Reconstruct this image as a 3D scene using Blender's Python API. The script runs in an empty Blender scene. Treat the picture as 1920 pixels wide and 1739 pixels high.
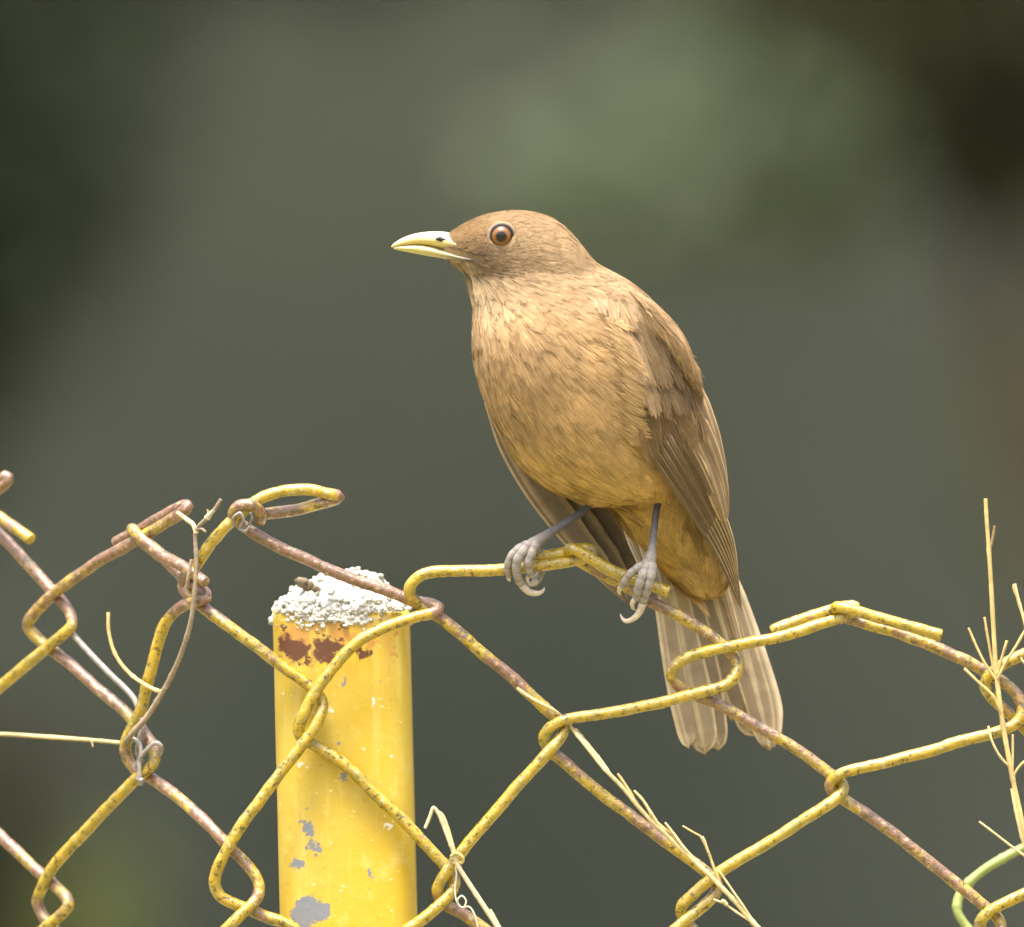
import bpy, math, random
import numpy as np
from mathutils import Vector, noise as mnoise
from mathutils.bvhtree import BVHTree

rng = np.random.default_rng(7)
random.seed(7)
R = math.radians
scene = bpy.context.scene
C = scene.collection

# ------------------------------------------------------------------ camera, sky, sun, exposure
D = 5.0                 # metres from the lens to the fence
PXM = 5000.0            # photograph pixels per metre at the fence
CAMH = 1.60
cam_d = bpy.data.cameras.new('camera')
cam = bpy.data.objects.new('camera', cam_d); C.objects.link(cam)
cam.location = (0, -D, CAMH); cam.rotation_euler = (R(90), 0, 0)
cam_d.sensor_width = 36.0
cam_d.lens = 36.0 * D / (1920 / PXM)
cam_d.clip_start = 0.1; cam_d.clip_end = 2000
cam_d.dof.use_dof = True
cam_d.dof.focus_distance = D - 0.012
cam_d.dof.aperture_fstop = cam_d.lens / 62.0
scene.camera = cam

SUN_EL, SUN_AZ = R(74), R(205)      # azimuth clockwise from +Y: high light through thin cloud, a little on the camera's side
w = bpy.data.worlds.new('World'); scene.world = w; w.use_nodes = True
nt = w.node_tree; nt.nodes.clear()
sky = nt.nodes.new('ShaderNodeTexSky'); sky.sky_type = 'NISHITA'; sky.sun_disc = False
sky.sun_elevation = SUN_EL; sky.sun_rotation = SUN_AZ
sky.dust_density = 8.0; sky.air_density = 1.0; sky.ozone_density = 0.0
bg = nt.nodes.new('ShaderNodeBackground'); bg.inputs['Strength'].default_value = 0.115
wo = nt.nodes.new('ShaderNodeOutputWorld')
nt.links.new(sky.outputs[0], bg.inputs[0]); nt.links.new(bg.outputs[0], wo.inputs[0])
sun_d = bpy.data.lights.new('sun', 'SUN'); sun_d.energy = 1.5; sun_d.angle = R(18); sun_d.color = (1.0, 0.95, 0.86)
sun = bpy.data.objects.new('sun', sun_d); C.objects.link(sun)
sv = Vector((math.sin(SUN_AZ) * math.cos(SUN_EL), math.cos(SUN_AZ) * math.cos(SUN_EL), math.sin(SUN_EL)))
sun.rotation_euler = sv.to_track_quat('Z', 'Y').to_euler(); sun.location = (0, -3, 8)
scene.render.filter_size = 1.1
vs = scene.view_settings
vs.view_transform = 'Standard'; vs.look = 'None'; vs.gamma = 1.0; vs.exposure = 2.0; vs.use_curve_mapping = False

# ------------------------------------------------------------------ helpers
def P(x, y, d=0.0):
    """photograph pixel + distance behind the fence plane (mm) -> metres"""
    yy = d / 1000.0; k = (D + yy) / D / PXM
    return np.array(((x - 960) * k, yy, CAMH + (869.5 - y) * k))
def PB(x, y, Y):
    return P(x, y, Y * 1000.0)
def mac(x):
    """the mesh bends away from the camera left of the post"""
    t = max(0.0, 440.0 - x)
    return 0.17 * t * min(1.0, t / 120.0)

def tag(o, label=None, cat=None, group=None, kind=None):
    if label: o['label'] = label
    if cat: o['category'] = cat
    if group: o['group'] = group
    if kind: o['kind'] = kind
    return o
def empty(name, loc=(0, 0, 0)):
    o = bpy.data.objects.new(name, None); C.objects.link(o); o.location = loc
    o.empty_display_size = 0.05
    return o
def mesh_obj(name, verts, faces, mat, parent=None, smooth=True, cols=None, floats=None, uv=None, origin=None):
    me = bpy.data.meshes.new(name)
    verts = np.asarray(verts, dtype=np.float64)
    o = bpy.data.objects.new(name, me)
    if origin is not None: verts = verts - np.asarray(origin)
    me.from_pydata(verts.tolist(), [], faces if isinstance(faces, list) else faces.tolist())
    if smooth: me.polygons.foreach_set('use_smooth', np.ones(len(me.polygons), dtype=bool))
    if cols is not None:
        a = me.attributes.new('col', 'FLOAT_COLOR', 'POINT')
        cc = np.ones((len(verts), 4), dtype=np.float32); cc[:, :3] = cols
        a.data.foreach_set('color', cc.ravel())
    if floats is not None:
        for k, v in floats.items():
            a = me.attributes.new(k, 'FLOAT', 'POINT'); a.data.foreach_set('value', np.asarray(v, dtype=np.float32))
    if uv is not None:
        a = me.attributes.new('fuv', 'FLOAT_VECTOR', 'POINT')
        vv = np.zeros((len(verts), 3), dtype=np.float32); vv[:, :2] = uv
        a.data.foreach_set('vector', vv.ravel())
    me.update()
    if mat: me.materials.append(mat)
    C.objects.link(o)
    if origin is not None: o.location = origin
    if parent is not None:
        o.parent = parent
        o.matrix_parent_inverse = parent_world(parent).inverted()
    return o
def parent_world(p):
    from mathutils import Matrix
    m = Matrix.Translation(p.location)
    q = p
    if q.parent is not None:
        m = parent_world(q.parent) @ q.matrix_parent_inverse @ m
    return m

def crom(pts, n=8):
    pts = np.asarray(pts, float)
    if len(pts) < 3:
        return np.array([pts[0] + (pts[-1] - pts[0]) * t for t in np.linspace(0, 1, n + 1)])
    p = np.vstack([2 * pts[0] - pts[1], pts, 2 * pts[-1] - pts[-2]])
    out = []
    for i in range(1, len(p) - 2):
        a, b, c, d = p[i - 1], p[i], p[i + 1], p[i + 2]
        # centripetal-ish: limit overshoot on uneven spacing
        lb = np.linalg.norm(c[:3] - b[:3]) + 1e-9
        m1 = (c - a) / (np.linalg.norm(c[:3] - b[:3]) + np.linalg.norm(b[:3] - a[:3]) + 1e-9) * lb
        m2 = (d - b) / (np.linalg.norm(d[:3] - c[:3]) + np.linalg.norm(c[:3] - b[:3]) + 1e-9) * lb
        for k in range(n):
            t = k / n; t2 = t * t; t3 = t2 * t
            out.append((2*t3-3*t2+1)*b + (t3-2*t2+t)*m1 + (-2*t3+3*t2)*c + (t3-t2)*m2)
    out.append(p[-2])
    return np.array(out)

def tube_geo(path, rad, n=10, round_end=True):
    path = np.asarray(path, float); m = len(path)
    rad = np.broadcast_to(np.asarray(rad, float), (m,)).copy()
    if round_end:
        def cap(a, b, r):
            t = (a - b); t /= np.linalg.norm(t) + 1e-12
            ks = ((.12, .97), (.24, .86), (.30, .62))
            return [a + t * r * k for k, q in ks], [r * q for k, q in ks]
        p0, r0 = cap(path[0], path[1], rad[0] * 0.8); p1, r1 = cap(path[-1], path[-2], rad[-1] * 0.8)
        path = np.vstack([p0[::-1], path, p1]); rad = np.concatenate([np.array(r0[::-1]) / 0.8, rad, np.array(r1) / 0.8]); m = len(path)
    tan = np.gradient(path, axis=0); tan /= np.linalg.norm(tan, axis=1)[:, None] + 1e-12
    up = np.array((0, 1.0, 0)) if abs(tan[0][1]) < 0.9 else np.array((1.0, 0, 0))
    u = np.cross(tan[0], up); u /= np.linalg.norm(u)
    ang = np.linspace(0, 2 * math.pi, n, endpoint=False)
    V = np.zeros((m, n, 3))
    for i in range(m):
        u = u - tan[i] * np.dot(u, tan[i]); u /= np.linalg.norm(u) + 1e-12
        v = np.cross(tan[i], u)
        V[i] = path[i] + rad[i] * (np.cos(ang)[:, None] * u + np.sin(ang)[:, None] * v)
    F = []
    for i in range(m - 1):
        for j in range(n):
            k = (j + 1) % n
            F.append((i*n+j, i*n+k, (i+1)*n+k, (i+1)*n+j))
    F.append(tuple(range(n - 1, -1, -1))); F.append(tuple((m-1)*n + j for j in range(n)))
    return V.reshape(-1, 3), F
class MB:
    def __init__(s): s.v = []; s.f = []; s.c = []; s.n = 0
    def add(s, v, f, col=None):
        v = np.asarray(v)
        s.v.append(v); s.f += [tuple(i + s.n for i in q) for q in f]
        if col is not None: s.c.append(np.broadcast_to(np.asarray(col, float), (len(v), 3)))
        s.n += len(v); return s
    def build(s, name, mat, parent=None, **k):
        return mesh_obj(name, np.vstack(s.v), s.f, mat, parent, cols=(np.vstack(s.c) if s.c else None), **k)
def fbm(p, s=1.0, o=3):
    return mnoise.fractal(Vector(p) * s, 1.0, 2.0, o)

# ------------------------------------------------------------------ materials
def new_mat(name):
    m = bpy.data.materials.new(name); m.use_nodes = True
    return m, m.node_tree, m.node_tree.nodes['Principled BSDF']
def N(t, typ, **kw):
    n = t.nodes.new(typ)
    for k, v in kw.items():
        if k.startswith('i_'):
            key = k[2:]
            n.inputs[int(key) if key.isdigit() else key].default_value = v
        else: setattr(n, k, v)
    return n
def ramp(t, src, stops):
    r = t.nodes.new('ShaderNodeValToRGB'); e = r.color_ramp.elements
    while len(e) > 1: e.remove(e[-1])
    e[0].position = stops[0][0]; e[0].color = (*stops[0][1], 1)
    for p, c in stops[1:]:
        q = e.new(p); q.color = (*c, 1)
    t.links.new(src, r.inputs[0]); return r
def g(v): return (v, v, v)
def mixc(t, fac, a, b, blend='MIX'):
    m = t.nodes.new('ShaderNodeMix'); m.data_type = 'RGBA'; m.blend_type = blend
    for s, i in ((fac, 0), (a, 6), (b, 7)):
        if isinstance(s, (int, float)): m.inputs[i].default_value = s
        elif isinstance(s, tuple): m.inputs[i].default_value = (*s, 1)
        else: t.links.new(s, m.inputs[i])
    return m.outputs[2]
def math_n(t, op, a, b=0.0, clamp=False):
    m = t.nodes.new('ShaderNodeMath'); m.operation = op; m.use_clamp = clamp
    for s, i in ((a, 0), (b, 1)):
        if isinstance(s, (int, float)): m.inputs[i].default_value = s
        else: t.links.new(s, m.inputs[i])
    return m.outputs[0]
def bump(t, b, h, strength, dist):
    n = N(t, 'ShaderNodeBump'); n.inputs['Strength'].default_value = strength; n.inputs['Distance'].default_value = dist
    t.links.new(h, n.inputs['Height']); t.links.new(n.outputs[0], b.inputs['Normal'])
def geo_noise(t, scale, detail=4, rough=0.55, coord=None):
    if coord is None:
        coord = N(t, 'ShaderNodeNewGeometry').outputs['Position']
    n = N(t, 'ShaderNodeTexNoise'); n.inputs['Scale'].default_value = scale
    n.inputs['Detail'].default_value = detail; n.inputs['Roughness'].default_value = rough
    t.links.new(coord, n.inputs['Vector']); return n.outputs['Fac']

def m_wire():
    m, t, b = new_mat('painted_wire')
    at = N(t, 'ShaderNodeAttribute', attribute_name='rust').outputs['Fac']
    n1 = geo_noise(t, 70, 5, .62); n2 = geo_noise(t, 520, 4, .6); n3 = geo_noise(t, 420, 6, .68); n4 = geo_noise(t, 210, 4, .6)
    yel = mixc(t, n1, (.46, .285, .006), (.41, .30, .014))
    # grey-green algae film
    yel = mixc(t, ramp(t, n4, [(.47, g(0)), (.60, g(.75))]).outputs[0], yel, (.22, .19, .025))
    ru = mixc(t, n2, (.10, .04, .018), (.30, .165, .10))
    f = math_n(t, 'ADD', math_n(t, 'MULTIPLY', n1, 1.5), math_n(t, 'MULTIPLY', n2, .55))
    f = math_n(t, 'ADD', f, at)
    rf = ramp(t, math_n(t, 'SUBTRACT', f, .95), [(.40, g(0)), (.56, g(1))]).outputs[0]
    c = mixc(t, rf, yel, ru)
    # pale dry lichen and black specks
    c = mixc(t, ramp(t, n3, [(.57, g(0)), (.64, g(.7))]).outputs[0], c, (.52, .46, .24))
    c = mixc(t, ramp(t, n3, [(.40, g(.9)), (.46, g(0))]).outputs[0], c, (.07, .06, .018))
    t.links.new(c, b.inputs['Base Color'])
    t.links.new(ramp(t, rf, [(0, g(.21)), (1, g(.34))]).outputs[0], b.inputs['Roughness'])
    b.inputs['Specular IOR Level'].default_value = 1.0
    bump(t, b, math_n(t, 'ADD', n2, n3), .6, .0007)
    return m
def m_simple(name, a, b2, scale, rough=.7, bmp=0, bscale=None, spec=.5):
    m, t, b = new_mat(name)
    n = geo_noise(t, scale, 5)
    c = ramp(t, n, [(.3, a), (.7, b2)]).outputs[0]
    t.links.new(c, b.inputs['Base Color']); b.inputs['Roughness'].default_value = rough
    b.inputs['Specular IOR Level'].default_value = spec
    if bmp: bump(t, b, geo_noise(t, bscale or scale * 3, 4), .5, bmp)
    return m
def m_col(name, rough=.8, nscale=600, amp=.25, spec=.25, trans=0.0):
    """colour comes from the per-point colour attribute, with fine noise on it"""
    m, t, b = new_mat(name)
    at = N(t, 'ShaderNodeAttribute', attribute_name='col').outputs['Color']
    n = geo_noise(t, nscale, 4)
    k = ramp(t, n, [(.25, g(1 - amp)), (.75, g(1 + amp))]).outputs[0]
    c = mixc(t, 1.0, at, k, 'MULTIPLY')
    t.links.new(c, b.inputs['Base Color']); b.inputs['Roughness'].default_value = rough
    b.inputs['Specular IOR Level'].default_value = spec
    if trans:
        out = [x for x in t.nodes if x.type == 'OUTPUT_MATERIAL'][0]
        tr = N(t, 'ShaderNodeBsdfTranslucent'); t.links.new(c, tr.inputs['Color'])
        ms = N(t, 'ShaderNodeMixShader'); ms.inputs[0].default_value = trans
        t.links.new(b.outputs[0], ms.inputs[1]); t.links.new(tr.outputs[0], ms.inputs[2]); t.links.new(ms.outputs[0], out.inputs[0])
    return m
def m_vane():
    """flight and tail feather: colour attribute, barbs as fine slanted streaks"""
    m, t, b = new_mat('feather_vane')
    at = N(t, 'ShaderNodeAttribute', attribute_name='col').outputs['Color']
    uv = N(t, 'ShaderNodeAttribute', attribute_name='fuv').outputs['Vector']
    mp = N(t, 'ShaderNodeMapping'); mp.inputs['Scale'].default_value = (4, 90, 1); t.links.new(uv, mp.inputs['Vector'])
    n = geo_noise(t, 1.0, 3, .6, mp.outputs[0])
    n2 = geo_noise(t, 160, 4)
    k = ramp(t, n, [(.3, g(.80)), (.7, g(1.16))]).outputs[0]
    k2 = ramp(t, n2, [(.3, g(.82)), (.7, g(1.15))]).outputs[0]
    c = mixc(t, 1.0, mixc(t, 1.0, at, k, 'MULTIPLY'), k2, 'MULTIPLY')
    t.links.new(c, b.inputs['Base Color']); b.inputs['Roughness'].default_value = .62
    b.inputs['Specular IOR Level'].default_value = .35
    bump(t, b, n, .4, .0003)
    return m
MAT = {}
MAT['wire'] = m_wire()
MAT['plume'] = m_col('contour_plumage', .85, 300, .12, .15, .22)
MAT['skin'] = m_col('bird_body', .9, 400, .2, .1)
MAT['vane'] = m_vane()
MAT['stem'] = m_col('dry_stem', .7, 700, .22, .3)
MAT['leaf'] = m_col('leaves', .6, 8, .3, .3, .25)
MAT['bark'] = m_simple('bark', (.05, .04, .03), (.11, .09, .06), 14, .9, .01)
MAT['foot'] = m_col('scaly_foot', .55, 1400, .28, .4)
MAT['claw'] = m_simple('claw_horn', (.38, .33, .25), (.58, .50, .38), 300, .38)
MAT['galv'] = m_simple('dull_tie_wire', (.17, .155, .135), (.34, .32, .29), 400, .5)
MAT['tendril'] = m_simple('green_tendril', (.20, .26, .06), (.30, .36, .11), 60, .5)

# ------------------------------------------------------------------ the setting
def m_ground():
    m, t, b = new_mat('rough_grass_ground')
    a = geo_noise(t, .35, 5); c2 = geo_noise(t, 6, 5)
    c = mixc(t, a, (.15, .13, .06), (.22, .185, .09)); c = mixc(t, math_n(t, 'MULTIPLY', c2, .6), c, (.15, .155, .06))
    t.links.new(c, b.inputs['Base Color']); b.inputs['Roughness'].default_value = .95
    bump(t, b, c2, .6, .05); return m
def m_bank():
    m, t, b = new_mat('shaded_earth_bank')
    a = geo_noise(t, .5, 4); c2 = geo_noise(t, 5, 5)
    c = mixc(t, ramp(t, a, [(.35, g(0)), (.65, g(1))]).outputs[0], (.048, .057, .040), (.059, .067, .048))
    c = mixc(t, math_n(t, 'MULTIPLY', c2, .5), c, (.038, .050, .031))
    t.links.new(c, b.inputs['Base Color']); b.inputs['Roughness'].default_value = .95
    bump(t, b, c2, .6, .06); return m
xs = np.concatenate([np.linspace(-800, -60, 12), np.linspace(-50, 50, 51), np.linspace(60, 800, 12)])
ys = np.concatenate([np.linspace(-400, -20, 8), np.linspace(-16, 24, 21), np.linspace(26, 800, 24)])
gv = [(x, y, 0.03 * fbm((x * .3, y * .3, 0)) if abs(x) < 55 and abs(y) < 24 and abs(y) > 1 else 0.0) for y in ys for x in xs]
gf = [(j*len(xs)+i, j*len(xs)+i+1, (j+1)*len(xs)+i+1, (j+1)*len(xs)+i) for j in range(len(ys)-1) for i in range(len(xs)-1)]
tag(mesh_obj('ground', gv, gf, m_ground()), 'rough dry grassy ground below the fence', 'ground', kind='structure')
bx = np.linspace(-90, 90, 91); by = np.linspace(0, 1, 40)
bv = []
for v in by:
    for x in bx:
        y = 27.0 + 75 * v ** 1.6
        h = 1.9 * (y - 27.0) if y < 31 else 7.6 + 0.42 * (y - 31)
        h = h - 0.4 + 0.5 * fbm((x * .11, y * .11, 3)) * min(1, (y - 27) / 3) - 0.002 * max(0, abs(x) - 20) ** 2
        bv.append((x, y, max(h, -0.5)))
bf = [(j*91+i, j*91+i+1, (j+1)*91+i+1, (j+1)*91+i) for j in range(39) for i in range(90)]
tag(mesh_obj('hillside', bv, bf, m_bank()), 'olive grey earth hillside rising far behind the fence', 'hillside', kind='structure')

def leafy(name, base, clumps, leaf, n, colA, colB, label, cat, group=None, trunk_r=.05, droop=.3, fork=None):
    """trunk and limbs to every clump, and leaf blades scattered through the clumps"""
    root = empty(name, base); tag(root, label, cat, group)
    base = np.array(base, float)
    tb = MB()
    top = np.mean([c[0] for c in clumps], axis=0)
    fork = base + (top - base) * .45 if fork is None else np.array(fork)
    tb.add(*tube_geo(crom([base - (0, 0, .15), base + (fork - base) * .5 + (.04, .02, 0), fork], 5), np.linspace(trunk_r * 1.3, trunk_r, 11), 8))
    for c, r in clumps:
        c = np.array(c); mid = (fork + c) / 2 + rng.normal(0, .06, 3)
        tb.add(*tube_geo(crom([fork - (0, 0, .03), mid, c + (0, 0, .0)], 4), np.linspace(trunk_r * .7, trunk_r * .2, 9), 6))
    tb.build('trunk', MAT['bark'], root)
    vol = np.array([np.prod(r) for _, r in clumps]) ** .75; vol /= vol.sum()
    V = []; F = []; K = []
    q = 0
    for (c, r), f in zip(clumps, vol):
        k = max(40, int(n * f))
        d = rng.normal(size=(k, 3)); d /= np.linalg.norm(d, axis=1)[:, None]
        rad = rng.uniform(.25, 1, k) ** .5 * (1 + .22 * np.sin(d[:, 0] * 7 + d[:, 2] * 5))
        pos = np.array(c) + d * rad[:, None] * np.array(r)
        ax = d * .6 + rng.normal(0, .5, (k, 3)) + (0, 0, -droop); ax /= np.linalg.norm(ax, axis=1)[:, None]
        sd = np.cross(ax, rng.normal(size=(k, 3))); sd /= np.linalg.norm(sd, axis=1)[:, None]
        nm = np.cross(ax, sd)
        L = leaf * rng.uniform(.6, 1.3, k)[:, None]
        pts = np.stack([pos, pos + ax*L*.45 + sd*L*.24 + nm*L*.05, pos + ax*L - nm*L*.1, pos + ax*L*.45 - sd*L*.24 + nm*L*.05, pos + ax*L*.5], 1)
        V.append(pts.reshape(-1, 3))
        ids = q + np.arange(k)[:, None] * 5
        F.append(np.hstack([ids, ids + 1, ids + 4])); F.append(np.hstack([ids + 1, ids + 2, ids + 4])); F.append(np.hstack([ids + 2, ids + 3, ids + 4])); F.append(np.hstack([ids + 3, ids, ids + 4]))
        u = rng.uniform(0, 1, (k, 1)); K.append(np.repeat(np.array(colA) * (1 - u) + np.array(colB) * u, 5, 0)); q += k * 5
    cr = mesh_obj('crown', np.vstack(V), np.vstack(F), MAT['leaf'], root, smooth=False, cols=np.vstack(K))
    return root
def clump(x, y, Y, rx, ry, rz=None):
    k = (D + Y) / D / PXM
    return (PB(x, y, Y), (rx * k, (rz or (rx + ry) / 2) * k, ry * k))
def gnd(x, Y): p = PB(x, 0, Y); return (p[0], p[1], 0.0)
DK = (.010, .018, .006), (.026, .040, .013)
leafy('dark_shrub', gnd(-260, 23), [clump(-330, -80, 23, 420, 330), clump(-120, 330, 23, 360, 360), clump(-330, 700, 23, 380, 300), clump(90, 110, 23.3, 270, 280), clump(40, 420, 23.2, 200, 180), clump(-480, 1000, 23, 300, 250)],
      .10, 3200, *DK, 'dark green leafy tree standing left behind the post and fence', 'tree', 'trees in the background', .06)
leafy('pale_bush', gnd(2500, 25), [clump(1230, 310, 25, 260, 130), clump(1420, 150, 25, 190, 120), clump(1110, 380, 25.2, 170, 80), clump(1500, 330, 25.4, 150, 120)],
      .09, 2600, (.18, .24, .145), (.28, .33, .225), 'pale green leafy tree behind the head of the bird', 'tree', 'trees in the background', .035, fork=PB(1750, 150, 25.2))
leafy('dark_tree', gnd(2250, 24), [clump(1850, 60, 24, 330, 130), clump(1850, 290, 24, 150, 130), clump(1600, -70, 24.2, 380, 140), clump(2250, 420, 24, 260, 240)],
      .10, 3400, (.022, .030, .010), (.050, .054, .020), 'dark tree with brownish olive leaves beside the pale green tree', 'tree', 'trees in the background', .07)
leafy('tall_tree', gnd(-900, 26), [clump(640, -330, 26, 520, 290), clump(1150, -390, 26.3, 420, 300), clump(200, -330, 26.2, 400, 260), clump(700, -900, 26.5, 800, 420)],
      .12, 4200, (.018, .022, .010), (.038, .042, .018), 'tall tree with high dark crown hanging over the grey bank', 'tree', 'trees in the background', .08, fork=PB(-650, -500, 26))
for cx, cy, cz, lab in ((-6.5, 25.0, 7.0, 'unseen tall tree added for shade with wide crown left of the dark green tree'), (4.6, 25.2, 7.4, 'unseen tall tree added for shade with wide crown right of the pale green tree'),
                        (-14.5, 25.5, 6.4, 'unseen outermost left tree added for shade at the foot of the hillside'), (13.5, 25.0, 6.6, 'unseen outermost right tree added for shade at the foot of the hillside')):
    sx = 1 if cx < 0 else -1  # unseen trees added to keep light off the hillside
    leafy('added_shade_tree', (cx, cy, 0), [((cx, cy, cz), (3.2, 2.8, 1.6)), ((cx + sx * 3.2, cy + .6, cz + .5), (3.0, 3.0, 1.5)), ((cx - sx * 2.4, cy + .3, cz - .2), (2.6, 2.6, 1.5)), ((cx + sx * 1.5, cy - 2.2, cz + .6), (2.8, 2.4, 1.4)), ((cx + sx * 1.2, cy + 2.6, cz + 1.2), (3.2, 2.6, 1.6))],
          .42, 4600, (.022, .030, .010), (.045, .055, .020), lab, 'tree', 'unseen trees added to shade the hillside', .16, fork=(cx, cy, cz - 3.0))
leafy('olive_bush', gnd(2060, 25.5), [clump(2010, 800, 25.5, 190, 210), clump(2080, 1020, 25.5, 200, 180)], .08, 1200, (.13, .165, .07), (.22, .26, .12),
      'low olive green bush under the dark brownish tree', 'bush', 'bushes in the background', .025)
leafy('low_dark_bush', gnd(-80, 24.5), [clump(-60, 1580, 24.5, 170, 220), clump(-150, 1850, 24.5, 240, 250)], .08, 1100, (.022, .020, .006), (.04, .036, .012),
      'low dark brown green bush under the dark green tree', 'bush', 'bushes in the background', .025)
leafy('small_green_plant', gnd(175, 23.5), [clump(180, 1720, 23.5, 70, 110), clump(150, 1850, 23.5, 90, 120)], .07, 500, (.20, .25, .08), (.32, .36, .13),
      'small yellow green plant at the foot of the low dark bush', 'plant', None, .012)

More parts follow.
